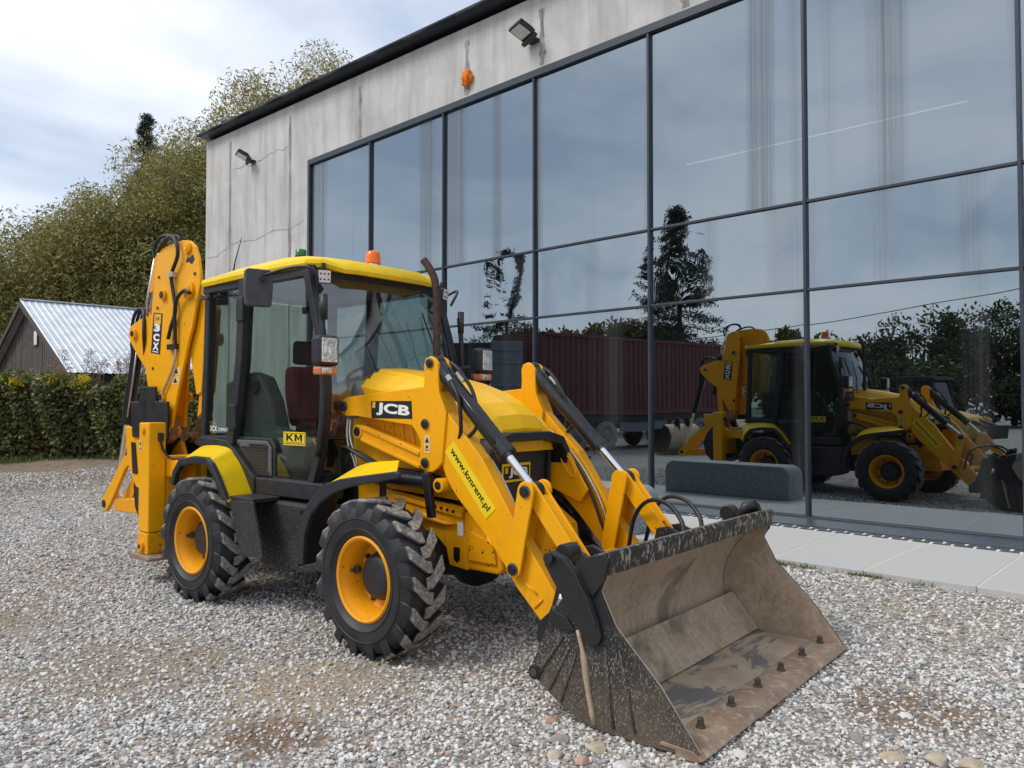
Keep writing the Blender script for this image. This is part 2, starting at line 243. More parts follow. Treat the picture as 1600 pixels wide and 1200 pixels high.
# ------------------------------------------------------------------ mesh helpers
def link_mesh(name, me, mat, parent=None, bev=0, smooth=False, seg=2):
    o = bpy.data.objects.new(name, me); COL.objects.link(o)
    if mat: me.materials.append(MATS[mat])
    if smooth: me.polygons.foreach_set('use_smooth', [True]*len(me.polygons))
    if bev:
        m = o.modifiers.new('bevel', 'BEVEL'); m.width = bev; m.segments = seg; m.limit_method = 'ANGLE'; m.angle_limit = R(38)
    if parent: o.parent = parent
    return o
class MB:
    def __init__(s): s.v = []; s.f = []
    def add(s, vs, fs):
        k = len(s.v); s.v += [tuple(p) for p in vs]; s.f += [tuple(i+k for i in f) for f in fs]; return s
    def box(s, x0, x1, y0, y1, z0, z1):
        return s.add([(x0,y0,z0),(x1,y0,z0),(x1,y1,z0),(x0,y1,z0),(x0,y0,z1),(x1,y0,z1),(x1,y1,z1),(x0,y1,z1)],
                     [(3,2,1,0),(4,5,6,7),(0,1,5,4),(1,2,6,5),(2,3,7,6),(3,0,4,7)])
    def prism(s, poly, y0, y1, axis='y'):
        a = sum(poly[i][0]*poly[(i+1) % len(poly)][1]-poly[(i+1) % len(poly)][0]*poly[i][1] for i in range(len(poly)))
        if a < 0: poly = poly[::-1]
        n = len(poly); lo, hi = min(y0, y1), max(y0, y1)
        mk = {'y': lambda p, t: (p[0], t, p[1]), 'x': lambda p, t: (t, p[0], p[1]), 'z': lambda p, t: (p[0], p[1], t)}[axis]
        vs = [mk(p, lo) for p in poly]+[mk(p, hi) for p in poly]
        fs = [tuple(range(n)), tuple(range(2*n-1, n-1, -1))]+[(i, i+n, (i+1) % n+n, (i+1) % n) for i in range(n)]
        if axis != 'y': fs = [f[::-1] for f in fs]
        return s.add(vs, fs)
    def tube(s, pts, r, seg=8, cap=True, flat=None):
        P = [Vector(p) for p in pts]; n = len(P); rs = r if isinstance(r, (list, tuple)) else [r]*n
        T = [(P[min(i+1, n-1)]-P[max(i-1, 0)]).normalized() for i in range(n)]
        u = T[0].orthogonal().normalized() if flat is None else Vector(flat); vs = []
        for i in range(n):
            u = (u-T[i]*u.dot(T[i])); u = u.normalized() if u.length > 1e-6 else T[i].orthogonal().normalized(); w = T[i].cross(u)
            for k in range(seg):
                a = 2*math.pi*(k+.5)/seg; vs.append(P[i]+(u*math.cos(a)+w*math.sin(a))*rs[i])
        fs = [(i*seg+k, i*seg+(k+1) % seg, (i+1)*seg+(k+1) % seg, (i+1)*seg+k) for i in range(n-1) for k in range(seg)]
        if cap: fs += [tuple(range(seg-1, -1, -1)), tuple((n-1)*seg+k for k in range(seg))]
        return s.add(vs, fs)
    def lathe(s, prof, c, axis='y', seg=32):
        """prof: (along, radius) pairs, closed with caps where radius 0"""
        vs = []; n = len(prof)
        for a, r in prof:
            for k in range(seg):
                t = 2*math.pi*k/seg; p, q = r*math.cos(t), r*math.sin(t)
                vs.append({'y': (c[0]+p, c[1]+a, c[2]+q), 'x': (c[0]+a, c[1]+p, c[2]+q), 'z': (c[0]+p, c[1]+q, c[2]+a)}[axis])
        fs = [(i*seg+k, (i+1)*seg+k, (i+1)*seg+(k+1) % seg, i*seg+(k+1) % seg) for i in range(n-1) for k in range(seg)]
        if axis == 'z': fs = [f[::-1] for f in fs]
        return s.add(vs, fs)
    def cyl(s, a, b_, r, seg=16): return s.tube([a, b_], r, seg)
    def build(s, name, mat, parent=None, bev=0, smooth=False, seg=2, fix=False):
        me = bpy.data.meshes.new(name); me.from_pydata(s.v, [], s.f); me.validate()
        if fix:
            bm = bmesh.new(); bm.from_mesh(me); bmesh.ops.remove_doubles(bm, verts=bm.verts, dist=1e-5); bmesh.ops.recalc_face_normals(bm, faces=bm.faces); bm.to_mesh(me); bm.free()
        me.update(); return link_mesh(name, me, mat, parent, bev, smooth, seg)
def auto_smooth(o, ang=35):
    m = o.data
    for p in m.polygons: p.use_smooth = True
    bm = bmesh.new(); bm.from_mesh(m)
    for e_ in bm.edges:
        if len(e_.link_faces) == 2 and e_.calc_face_angle(0) > R(ang): e_.smooth = False
    bm.to_mesh(m); bm.free(); return o
def curve(pts, n=6):
    """Catmull-Rom through pts"""
    P = [Vector(p) for p in pts]; P = [P[0]*2-P[1]]+P+[P[-1]*2-P[-2]]; o = []
    for i in range(1, len(P)-2):
        a, b_, c, d = P[i-1], P[i], P[i+1], P[i+2]
        for k in range(n):
            t = k/n; o.append(.5*((2*b_)+(c-a)*t+(2*a-5*b_+4*c-d)*t*t+(3*b_-a-3*c+d)*t**3))
    return o+[P[-2]]
def empty(name, loc=(0, 0, 0), rz=0, parent=None):
    o = bpy.data.objects.new(name, None); COL.objects.link(o); o.location = loc; o.rotation_euler = (0, 0, rz); o.empty_display_size = .2
    if parent: o.parent = parent
    return o
def tag(o, label=None, cat=None, group=None, kind=None):
    for k, v in (('label', label), ('category', cat), ('group', group), ('kind', kind)):
        if v: o[k] = v
    return o
def part_label(o, s): o['label'] = s; return o
def np_mesh(name, V, Q, mat, parent=None, smooth=False):
    """V (n,3) array, Q (m,k) faces of equal size"""
    me = bpy.data.meshes.new(name); k = Q.shape[1]
    me.vertices.add(len(V)); me.vertices.foreach_set('co', V.astype(np.float32).ravel())
    me.loops.add(Q.size); me.loops.foreach_set('vertex_index', Q.astype(np.int32).ravel())
    me.polygons.add(len(Q)); me.polygons.foreach_set('loop_start', np.arange(0, Q.size, k, dtype=np.int32))
    me.update(calc_edges=True); me.validate(); return link_mesh(name, me, mat, parent, 0, smooth)
def copy_tree(o, parent=None):
    c = o.copy(); COL.objects.link(c); c.parent = parent
    for ch in list(o.children): copy_tree(ch, c)
    return c
def lettering(name, s, c, xd, ud, w, h, mat, parent, thick=.03, lift=0.002):
    """flat lettering centred on c, reading along xd with up = ud"""
    cu = bpy.data.curves.new('letters', 'FONT'); cu.body = s; cu.offset = thick; cu.align_x = 'CENTER'; cu.resolution_u = 3
    ob = bpy.data.objects.new('letters', cu); COL.objects.link(ob); dg = bpy.context.evaluated_depsgraph_get()
    me = bpy.data.meshes.new_from_object(ob.evaluated_get(dg)); bpy.data.objects.remove(ob); me.name = name; me.materials.clear()
    n = len(me.vertices); co = np.empty(n*3); me.vertices.foreach_get('co', co); co = co.reshape(-1, 3)
    lo, hi = co.min(0), co.max(0); xd = Vector(xd).normalized(); ud = Vector(ud).normalized(); nn = xd.cross(ud)
    p = (co-(lo+hi)/2)/np.maximum(hi-lo, 1e-6); c = np.array(c)+np.array(nn)*lift
    q = c+np.outer(p[:, 0]*w, np.array(xd))+np.outer(p[:, 1]*h, np.array(ud)); me.vertices.foreach_set('co', q.ravel()); me.update()
    return link_mesh(name, me, mat, parent)
def plate(name, c, xd, ud, w, h, mat, parent, t=.002, bev=0):
    """thin sticker / plate lying on a face"""
    c = Vector(c); x = Vector(xd).normalized(); u = Vector(ud).normalized(); n = x.cross(u); vs = []
    for k in (0, 1):
        for a, b_ in ((-1, -1), (1, -1), (1, 1), (-1, 1)): vs.append(c+x*a*w/2+u*b_*h/2+n*t*k)
    return MB().add(vs, [(3,2,1,0),(4,5,6,7),(0,1,5,4),(1,2,6,5),(2,3,7,6),(3,0,4,7)]).build(name, mat, parent, bev)
# ================================================================== SETTING
TH = R(-3.3); KS = .912; ZS = 1.52*(1-KS)
def wl(s, n):   # wall frame (s along the facade, n = distance from the camera's foot) -> world xy
    return (CAMP[0]+s*math.cos(TH)-n*math.sin(TH), CAMP[1]+s*math.sin(TH)+n*math.cos(TH))
def wk(s, n): return wl(s*KS, n*KS)
def rise(n):     # the yard climbs a little towards the pavement
    t = min(1, max(0, (n-5.05)/1.35)); return .125*t*t*(3-2*t)
gm = MB(); nb_ = [-260, 4.9, 5.1, 5.3, 5.5, 5.7, 5.9, 6.1, 6.3, 6.45, 7, 260]
gm.add([(*wl(s_, n_), rise(n_)) for n_ in nb_ for s_ in (-260, 260)], [(2*i, 2*i+1, 2*i+3, 2*i+2) for i in range(len(nb_)-1)])
g = gm.build('ground', 'gravel_ground', smooth=True); tag(g, kind='structure')
N0 = 9.6
bx, by = wk(0, N0)
# --- pavement: slabs and a double row of dark setts along the glass
pav = empty('pavement', (bx, by, ZS), TH); pav.scale = (KS,)*3; tag(pav, kind='structure')
bed = MB().box(-19.1, 5, -2.44, -.08, -.1, .0385).build('mortar_bed', 'mortar', pav)
slab_me = None; s0 = -1.555
for k in range(-20, 8):
    w_ = .88; x0 = s0+(k)*w_
    if slab_me is None: slab_me = MB().box(.004, w_-.004, -2.46, -.615, -.08, .042).build('slab', 'paving', pav, .006); slab_me.location.x = x0; continue
    c = slab_me.copy(); COL.objects.link(c); c.location.x = x0; c.location.z = random.uniform(-.003, .003); c.rotation_euler.y = random.uniform(-.0015, .0015)
sett = None
for row in range(2):
    for k in range(118):
        x0 = -19.0+k*.205+row*.1; y0 = -.600+row*.115
        if sett is None: sett = MB().box(.016, .189, .012, .101, -.05, .046).build('sett', 'sett_dark', pav, .008); sett.location = (x0, y0, 0); continue
        c = sett.copy(); COL.objects.link(c); c.location = (x0, y0, random.uniform(-.003, .003))
# --- the hall with the glass facade (local x along the facade, y inwards)
hall = empty('concrete_hall', (bx, by, ZS), TH); hall.scale = (KS,)*3; tag(hall, 'pale concrete hall with a tall dark glass facade behind the backhoe loader', 'building')
XL, XR, DEP = -20.6, 9.0, 14.0
GX = [-15.33, -13.07, -10.77, -8.49, -6.23, -3.92, -1.62, .66, 2.94, 5.22]; GZ = [.10, 2.96, 4.08, 7.0]
def zt(x): return 8.74-.0306*(x+20.6)          # eaves fall slightly to the right
m = MB()
def wallpiece(x0, x1, z0, z1a, z1b): m.prism([(x0, z0), (x1, z0), (x1, z1b), (x0, z1a)], -.06, .24)
wallpiece(XL, GX[0]-.10, -.2, zt(XL), zt(GX[0]-.10)); m.prism([(GX[0]-.10, 7.12), (GX[-1]+.1, 7.12), (GX[-1]+.1, zt(GX[-1]+.1)), (GX[0]-.10, zt(GX[0]-.1))], -.06, .24)
wallpiece(GX[-1]+.1, XR, -.2, zt(GX[-1]+.1), zt(XR))
m.build('facade_wall', 'concrete', hall)
m = MB(); m.box(XL, XL+.3, .24, DEP, -.2, 8.0); m.box(XR-.3, XR, .24, DEP, -.2, 7.7); m.box(XL, XR, DEP, DEP+.3, -.2, 8.); m.build('other_walls', 'concrete', hall)
MB().box(XL+.32, XR-.32, .3, DEP-.02, -.05, .08).build('interior_floor', 'dark_room', hall)
MB().box(XL+.32, XR-.32, 6., 6.2, .1, 7.2).build('interior_wall', 'dark_room', hall); MB().box(XL+.32, XR-.32, .3, 6.1, 7.3, 7.5).build('interior_ceiling', 'dark_room', hall)
# formwork joints, darker strips set a little proud of the wall
for x, z0 in ((-19.2, .0), (-16.22, .0), (-13.42, 7.16), (-10.12, 7.16), (-8.3, 7.16), (-5.6, 7.16)):
    k = 14; z1 = zt(x)-.25; V = []; F_ = []
    for i in range(k+1):
        z = z0+(z1-z0)*i/k; c = x+random.uniform(-.012, .012); w_ = random.uniform(.03, .085); V += [(c-w_, -.063, z), (c+w_, -.063, z)]
    F_ = [(2*i, 2*i+1, 2*i+3, 2*i+2) for i in range(k)]; MB().add(V, F_).build('formwork_joint', 'concrete_joint', hall)
for x0, x1, z in ((-20.5, -15.6, 5.55), (-19.1, -16.3, 7.55)):
    k = 26; V = []
    for i in range(k+1):
        x = x0+(x1-x0)*i/k; c = z+(x-x0)*.05+.10*math.sin(x*.9)*math.sin(x*2.3+1)+random.uniform(-.03, .03); w_ = random.uniform(.002, .010); V += [(x, -.0645, c-w_), (x, -.0645, c+w_)]
    MB().add(V, [(2*i, 2*i+2, 2*i+3, 2*i+1) for i in range(k)]).build('hairline_crack', 'concrete_joint', hall)
# roof edge: dark gutter in lengths, soffit
m = MB(); XE = XL-.04
def zg(x): return 8.79-.0306*(x+20.6)
m.add([(XE, -.34, zg(XE)+.12), (XR, -.34, zg(XR)+.12), (XR, .3, zg(XR)+.16), (XE, .3, zg(XE)+.16), (XE, -.34, zg(XE)+.08), (XR, -.34, zg(XR)+.08), (XR, .3, zg(XR)-.02), (XE, .3, zg(XE)-.02)],
      [(0,1,2,3), (7,6,5,4), (0,4,5,1), (3,2,6,7), (0,3,7,4), (1,5,6,2)]); m.build('roof_edge', 'gutter_metal', hall)
for i in range(19):
    x0 = XE+i*1.5; x1 = x0+1.49
    if x0 > XR: break
    P = [(-.345+.042*(1-math.cos(a)), -.045*math.sin(a)) for a in [math.pi*j/8 for j in range(9)]]
    V = []
    for x in (x0, x1): V += [(x, y, zg(x)+.09+z) for y, z in P]
    o = MB().add(V, [(j, j+1, j+10, j+9) for j in range(8)]+[tuple(range(8, -1, -1)), tuple(range(9, 18))]).build('gutter_length', 'gutter_metal', hall, smooth=True)
MB().box(XL, XR, .28, DEP+.3, 7.6, 7.95).build('roof_slab', 'gutter_metal', hall)
# glazing
fr = MB(); fr.box(GX[0]-.09, GX[-1]+.09, -.085, .05, 7.0, 7.12); fr.box(GX[0]-.09, GX[0]-.01, -.085, .05, .10, 7.0); fr.build('frame', 'frame_metal', hall, .004)
MB().prism([(-.36, .03), (-.36, .052), (-.09, .10), (-.09, .12), (.05, .12), (.05, .03)], GX[0]-.09, GX[-1]+.09, 'x').build('sill', 'frame_metal', hall, .003)
for x in GX[1:-1]:
    MB().box(x-.019, x+.019, -.075, .04, .12, 7.0).build('mullion', 'frame_metal', hall, .004)
for i in range(len(GX)-1):
    x0, x1 = GX[i]+.019, GX[i+1]-.019
    for z in GZ[1:3]: MB().box(x0, x1, -.06, .04, z-.017, z+.017).build('transom', 'frame_metal', hall, .003)
    for j in range(3):
        z0 = GZ[j]+(.017 if j else .02); z1 = GZ[j+1]-(.017 if j < 2 else 0)
        jx, jz = random.uniform(-.0012, .0012), random.uniform(-.0012, .0012); w_, h_ = x1-x0, z1-z0
        me = MB().add([(0, 0, 0), (w_, jx*w_, 0), (w_, jx*w_+jz*h_, h_), (0, jz*h_, h_)], [(0,1,2,3)])
        o = me.build('pane', ('pane_flat', 'pane_wavy', 'pane_upper')[j], hall); o.location = (x0, -.02, z0)
tube = MB().cyl((-7.39, 3.0, 5.99), (-2.76, 3.0, 5.93), .012, 8).build('strip_light', 'lamp_tube'); tube.parent = hall
tag(tube, 'long thin lit strip light behind the upper panes', 'strip light'); tube.parent = None; tube.matrix_world = Matrix.Translation((bx, by, ZS)) @ Matrix.Rotation(TH, 4, 'Z') @ Matrix.Scale(KS, 4)
# floodlights on the wall
def floodlight(x, z, lab, tw):
    p = wk(x, N0-.06); o = empty('floodlight', (*p, ZS+z*KS), TH); tag(o, lab, 'floodlight', 'floodlights on the concrete wall')
    M = Matrix.Rotation(R(tw), 4, 'Z') @ Matrix.Rotation(R(-24), 4, 'X')
    b_ = MB(); b_.box(-.17, .17, -.30, -.02, -.035, .03); 
    for k in range(7): b_.box(-.16+k*.05, -.148+k*.05, -.28, -.06, .03, .055)
    parts = [b_.build('housing', 'black_plastic', o, .008), MB().box(-.14, .14, -.275, -.06, -.041, -.034).build('lens', 'led_white', o), MB().box(-.17, .17, -.03, .04, -.10, -.0).build('driver_box', 'black_plastic', o, .01)]
    for q in parts: q.matrix_local = Matrix.Translation((0, -.12, .02)) @ M
    MB().box(-.09, .09, -.10, .0, -.05, .0).build('bracket', 'black_plastic', o, .004)
    return o
floodlight(-17.95, 7.66, 'black floodlight on bare concrete left of the glazing', -18)
floodlight(-8.45, 7.62, 'black floodlight on concrete directly above the glazing', -18)
# orange foam lump
v = []; bm = bmesh.new(); bmesh.ops.create_icosphere(bm, subdivisions=3, radius=.11)
for q in bm.verts: q.co *= 1+.35*math.sin(q.co.x*60+q.co.z*40)*math.cos(q.co.z*55); q.co.y *= .6; q.co.z *= 1.25
me = bpy.data.meshes.new('foam_lump'); bm.to_mesh(me); bm.free()
o = link_mesh('foam_lump', me, 'foam_orange', None, 0, True); o.location = (*wk(-10.06, N0-.1), ZS+7.45*KS); tag(o, 'small bright orange foam lump stuck on the concrete wall', 'foam')
# granite block by the pavement
P = []; x0, x1, h_, r_ = -6.50, -4.52, .47, .15
for cx, cz, a0 in ((x1-r_, h_-r_, 0), (x0+r_, h_-r_, 90)):
    for k in range(7): a = R(a0+15*k); P.append((cx+r_*math.cos(a), cz+r_*math.sin(a)))
P += [(x0, 0), (x1, 0)]
o = MB().prism(P, -2.14, -1.66).build('granite_block', 'granite', None, .012); o.location = (bx, by, ZS+.040); o.rotation_euler.z = TH
tag(o, 'long low speckled granite block with rounded corners beside the paving slabs', 'block')
# ================================================================== BACKHOE LOADER
BL = empty('backhoe_loader'); tag(BL, 'yellow backhoe loader with black cab frame, worn front bucket and folded rear arm', 'backhoe loader')
TW, TR_, AXZ = .27, .485, .462
def tyre_mesh():
    """local axes: y across the tyre, forward rotation = decreasing angle in xz"""
    hw = TW/2; prof = [(-.075, .255), (-.115, .262), (-.135, .298), (-.142, .302), (-.142, .308), (-.1375, .311), (-.142, .345), (-.1415, .362), (-.146, .365), (-.1455, .372), (-.139, .375), (-.132, .40), (-.112, .435), (-.07, .447), (0, .450), (.07, .447), (.112, .435), (.132, .40), (.139, .375), (.1455, .372), (.146, .365), (.1415, .362), (.142, .345), (.1375, .311), (.142, .308), (.142, .302), (.135, .298), (.115, .262), (.075, .255)]
    m = MB().lathe(prof, (0, 0, 0), 'y', 64)
    n = 17
    for side in (-1, 1):
        for k in range(n):
            a0 = 2*math.pi*(k+(.5 if side > 0 else 0))/n
            # centre line of the lug: shoulder -> kink -> past the middle
            path = [(.139*side, .10, .060, .375, .412), (.131*side, .085, .074, .420, .466), (.114*side, .060, .084, .436, TR_), (.058*side, -.055, .080, .442, TR_), (.014*side, -.140, .074, .444, TR_), (-.022*side, -.150, .066, .444, TR_-.002)]
            V = []
            for y, da, wd, rb, rt in path:
                for r, ww in ((rb-.012, wd*1.22), (rt, wd)):
                    for sg in (-1, 1): a = a0+da+sg*ww; V.append((r*math.cos(a), y, r*math.sin(a)))
            F_ = []
            for i in range(len(path)-1):
                A = 4*i; B_ = 4*(i+1); F_ += [(A+2, A+3, B_+3, B_+2), (A, A+2, B_+2, B_), (A+3, A+1, B_+1, B_+3)]
            F_ += [(0, 1, 3, 2), (len(V)-4, len(V)-2, len(V)-1, len(V)-3)]
            if side < 0: F_ = [f[::-1] for f in F_]
            m.add(V, F_)
    return m
def make_wheel(x, y, s, steer=0):
    """s = -1: outer face towards -Y"""
    r = MB().lathe([(.118*1, .262), (.126, .250), (.118, .236), (.098, .232), (.085, .222), (.02, .214), (-.04, .206), (-.06, .17), (-.062, .0)], (0, 0, 0), 'y', 48)
    r.lathe([(-.118, .25), (-.10, .22), (-.045, .206)], (0, 0, 0), 'y', 48)
    o = auto_smooth(r.build('wheel', 'dirty_paint', BL)); o.location = (x, y, AXZ); o.rotation_euler = (0, random.uniform(0, 1), (0 if s > 0 else math.pi)+steer)
    h = MB().lathe([(-.06, .155), (-.03, .15), (.012, .135), (.03, .115), (.036, .07), (.036, 0)], (0, 0, 0), 'y', 32)
    for k in range(8):
        a = 2*math.pi*k/8; h.lathe([(-.06, .016), (-.035, .016), (-.03, .012), (-.03, 0)], (.185*math.cos(a), 0, .185*math.sin(a)), 'y', 6)
    auto_smooth(h.build('hub', 'black_plastic', o))
    vst = MB().lathe([(-.02, .012), (.055, .012), (.06, 0)], (.19, 0, .06), 'y', 8); vst.box(.165, .215, .0, .02, .035, .085); vst.build('valve', 'bolt_steel', o, .003)
    t = auto_smooth(tyre_mesh().build('tyre', 'rubber', o), 40)
    if s < 0: pass
    return o, t
XF, XRR, YW_ = -.17, -2.25, .895
tyre_me = None
for x, y, s, st in ((XF, -YW_, -1, R(-1.5)), (XRR, -YW_, -1, 0), (XF, YW_, 1, R(-1.5)), (XRR, YW_, 1, 0)):
    o, t = make_wheel(x, y, s, st)
    # the chevrons of all tyres point the same way: the turned wheels mirror their tyre
    if s < 0: t.scale = (-1, 1, 1)
# axles
for x in (XF, XRR):
    prof = [(-.84, .0), (-.84, .12), (-.74, .12), (-.72, .075), (-.35, .07), (-.2, .10), (-.12, .17), (-.05, .20), (.05, .20), (.12, .17), (.2, .10), (.35, .07), (.72, .075), (.74, .12), (.84, .12), (.84, 0)]
    auto_smooth(MB().lathe(prof, (x, 0, AXZ-.01), 'y', 24).build('axle', 'black_steel', BL))
# chassis
m = MB(); m.box(-3.25, .1, -.34, .34, .46, .86); m.box(-1.15, -.55, -.40, .40, .6, 1.15); m.box(-.9, .05, -.30, .30, .80, 1.2); m.build('chassis', 'black_steel', BL, .01)
for s in (-1, 1):
    P = [(-.95, 1.0), (-.60, .92), (.094, .86), (.094, .80), (.14, .465), (-.02, .478), (-.049, .584), (-.15, .66), (-.35, .70), (-.95, .66)]
    MB().prism(P, s*.385, s*.425).build('frame_plate', 'steel_paint', BL, .006)
    MB().prism([(-.56, .905), (.10, .825), (.10, .795), (-.56, .875)], s*.425, s*.445).build('frame_rail', 'steel_paint', BL, .004)
    for k in range(4): MB().cyl((-.13+k*.055, s*.44, .850-k*.007), (-.13+k*.055, s*.452, .850-k*.007), .010, 10).build('bolt', 'pin_black', BL)
    MB().tube(curve([(-.30, s*.435, .755), (-.22, s*.44, .775), (-.12, s*.44, .755), (-.02, s*.44, .745), (.05, s*.44, .755)]), [.02, .03, .032, .03, .028, .025, .024, .022, .02, .02, .02, .018, .016, .014, .014, .012, .012, .012, .01, .01, .01, .008, .008, .008, .005][:25], 8).build('frame_flame_weld', 'steel_paint', BL, smooth=True)
    MB().prism([(.02, .60), (.075, .60), (.075, .52), (.05, .50), (.02, .52)], s*.4255, s*.4275).build('frame_hole', 'pin_black', BL)
    plate('number_sticker', (.08, s*.426, .72), (1, 0, 0) if s < 0 else (-1, 0, 0), (0, 0, 1), .05, .085, 'white_ink', BL)
m = MB(); m.prism([(.10, .47), (.10, .82), (.16, .86), (.40, .70), (.43, .50), (.40, .47)], -.42, .42); m.build('front_weight', 'chipped_paint', BL, .015)
for s in (-1, 1): MB().prism([(.15, .53), (.17, .72), (.37, .66), (.39, .53)], s*.421, s*.435).build('weight_cheek', 'chipped_paint', BL, .006)
# bonnet
st_ = [(-.97, 1.765), (-.94, 1.785), (-.60, 1.735), (-.30, 1.67), (-.05, 1.59), (.10, 1.52), (.21, 1.44), (.26, 1.35)]
sec = [(-.405, -.50), (-.415, -.135), (-.385, -.115), (-.355, -.075), (-.335, -.085), (-.285, -.028), (-.265, -.034), (-.225, .0), (0, .012)]
sec = sec+[(-y, z) for y, z in sec[-2::-1]]; V = []; n = len(sec)
for i, (x, z) in enumerate(st_):
    k = 1-.10*max(0, (x+.1)/.4)
    zb = 1.12+max(0, min(1, (x+.15)/.25))*.19
    for y, dz in sec: V.append((x-.03*(y/.4)**2*(1 if i > 4 else 0), y*k, z+dz if dz > -.4 else min(zb, z-.15)))
F_ = [(i*n+j, (i+1)*n+j, (i+1)*n+j+1, i*n+j+1) for i in range(len(st_)-1) for j in range(n-1)]+[tuple(range(n)), tuple((len(st_)-1)*n+j for j in range(n-1, -1, -1))]
bon = MB().add(V, F_).build('bonnet', 'panel_paint', BL, .004, fix=True)
for s in (-1, 1):
    MB().prism([(-1.02, 1.45), (-.02, 1.42), (.05, 1.25), (.05, .90), (-.60, .93), (-1.0, 1.02)], s*.38, s*.424).build('engine_side_panel', 'steel_paint', bon, .006)
    for k in range(7): MB().prism([(-.80+k*.10, 1.40), (-.77+k*.10, 1.40), (-.73+k*.10, 1.20), (-.76+k*.10, 1.20)], s*.424, s*.434).build('panel_rib', 'steel_paint', bon, .003)
# nose: grille, guard, badge
MB().prism([(.05, .60), (.16, .60), (.19, 1.30), (.05, 1.30)], -.335, .335).build('grille', 'grille_mesh', BL, .01)
for s in (-1, 1): MB().prism([(.0, .60), (.19, .60), (.22, 1.30), (.0, 1.30)], s*.335, s*.365).build('grille_frame', 'black_plastic', BL, .006)
gp = [(-.43, 1.10), (-.43, 1.20), (-.36, 1.295), (-.20, 1.335), (.20, 1.335), (.36, 1.295), (.43, 1.20), (.43, 1.10), (.40, 1.10), (.385, 1.18), (.335, 1.245), (.19, 1.275), (-.19, 1.275), (-.335, 1.245), (-.385, 1.18), (-.40, 1.10)]
MB().prism(gp, .16, .33, 'x').build('nose_guard', 'black_steel', BL, .008)
bd = plate('badge', (.187, -.0, 1.06), (0, 1, 0), (.043, 0, 1), .30, .125, 'sticker_yellow', BL, .006, .003)
plate('badge_field', (.195, 0, 1.06), (0, 1, 0), (.043, 0, 1), .265, .09, 'black_ink', bd); lettering('badge_letters', 'JCB', (.1975, .015, 1.06), (0, 1, 0), (.043, 0, 1), .20, .07, 'white_ink', bd, .05)
plate('badge_emblem', (.1975, -.108, 1.078), (0, 1, 0), (.043, 0, 1), .03, .04, 'sticker_orange', bd, .001)
# exhaust
auto_smooth(MB().tube(curve([(-.80, .22, 1.55), (-.80, .22, 1.9), (-.80, .22, 2.3), (-.815, .215, 2.48), (-.855, .20, 2.58), (-.91, .18, 2.66)], 5), .030, 14).build('exhaust_pipe', 'exhaust_steel', BL), 60)
# ---- fenders
def shell(outer, inner, yo, yi, th, name, mat, parent, s, rimh=.055):
    """panel between an outer and an inner edge line (x, z), thickness th downwards"""
    rs = lambda P: [(v.x, v.z) for v in curve([(x, 0, z) for x, z in P], 4)]
    outer, inner = rs(outer), rs(inner); V = []; n = len(outer)
    for (a, b_) in zip(outer, inner): V += [(a[0], s*yo, a[1]), (b_[0], s*yi, b_[1])]
    for (a, b_) in zip(outer, inner): V += [(a[0], s*yo, a[1]-th), (b_[0], s*yi, b_[1]-th)]
    F_ = []; k = 2*n
    for i in range(n-1): F_ += [(2*i, 2*i+1, 2*i+3, 2*i+2), (k+2*i, k+2*i+2, k+2*i+3, k+2*i+1), (2*i, 2*i+2, k+2*i+2, k+2*i), (2*i+1, k+2*i+1, k+2*i+3, 2*i+3)]
    F_ += [(0, k, k+1, 1), (2*n-2, 2*n-1, k+2*n-1, k+2*n-2)]
    return auto_smooth(MB().add(V, F_).build(name, mat, parent, 0, fix=True), 45)
RO = [(-2.66, .86), (-2.62, .97), (-2.52, 1.065), (-2.30, 1.10), (-2.10, 1.098), (-2.02, 1.055), (-1.93, .965), (-1.80, .80)]
RI = [(-2.92, .90), (-2.86, 1.06), (-2.72, 1.17), (-2.50, 1.195), (-2.26, 1.18), (-2.16, 1.12), (-2.04, 1.02), (-1.87, .80)]
FO = [(-.86, .46), (-.845, .671), (-.769, .855), (-.66, .945), (-.565, 1.006), (-.42, 1.045), (-.275, 1.068), (.10, 1.122)]
FI = [(-.90, .46), (-.885, .70), (-.81, .90), (-.71, 1.01), (-.62, 1.085), (-.50, 1.125), (-.38, 1.145), (-.16, 1.165)]
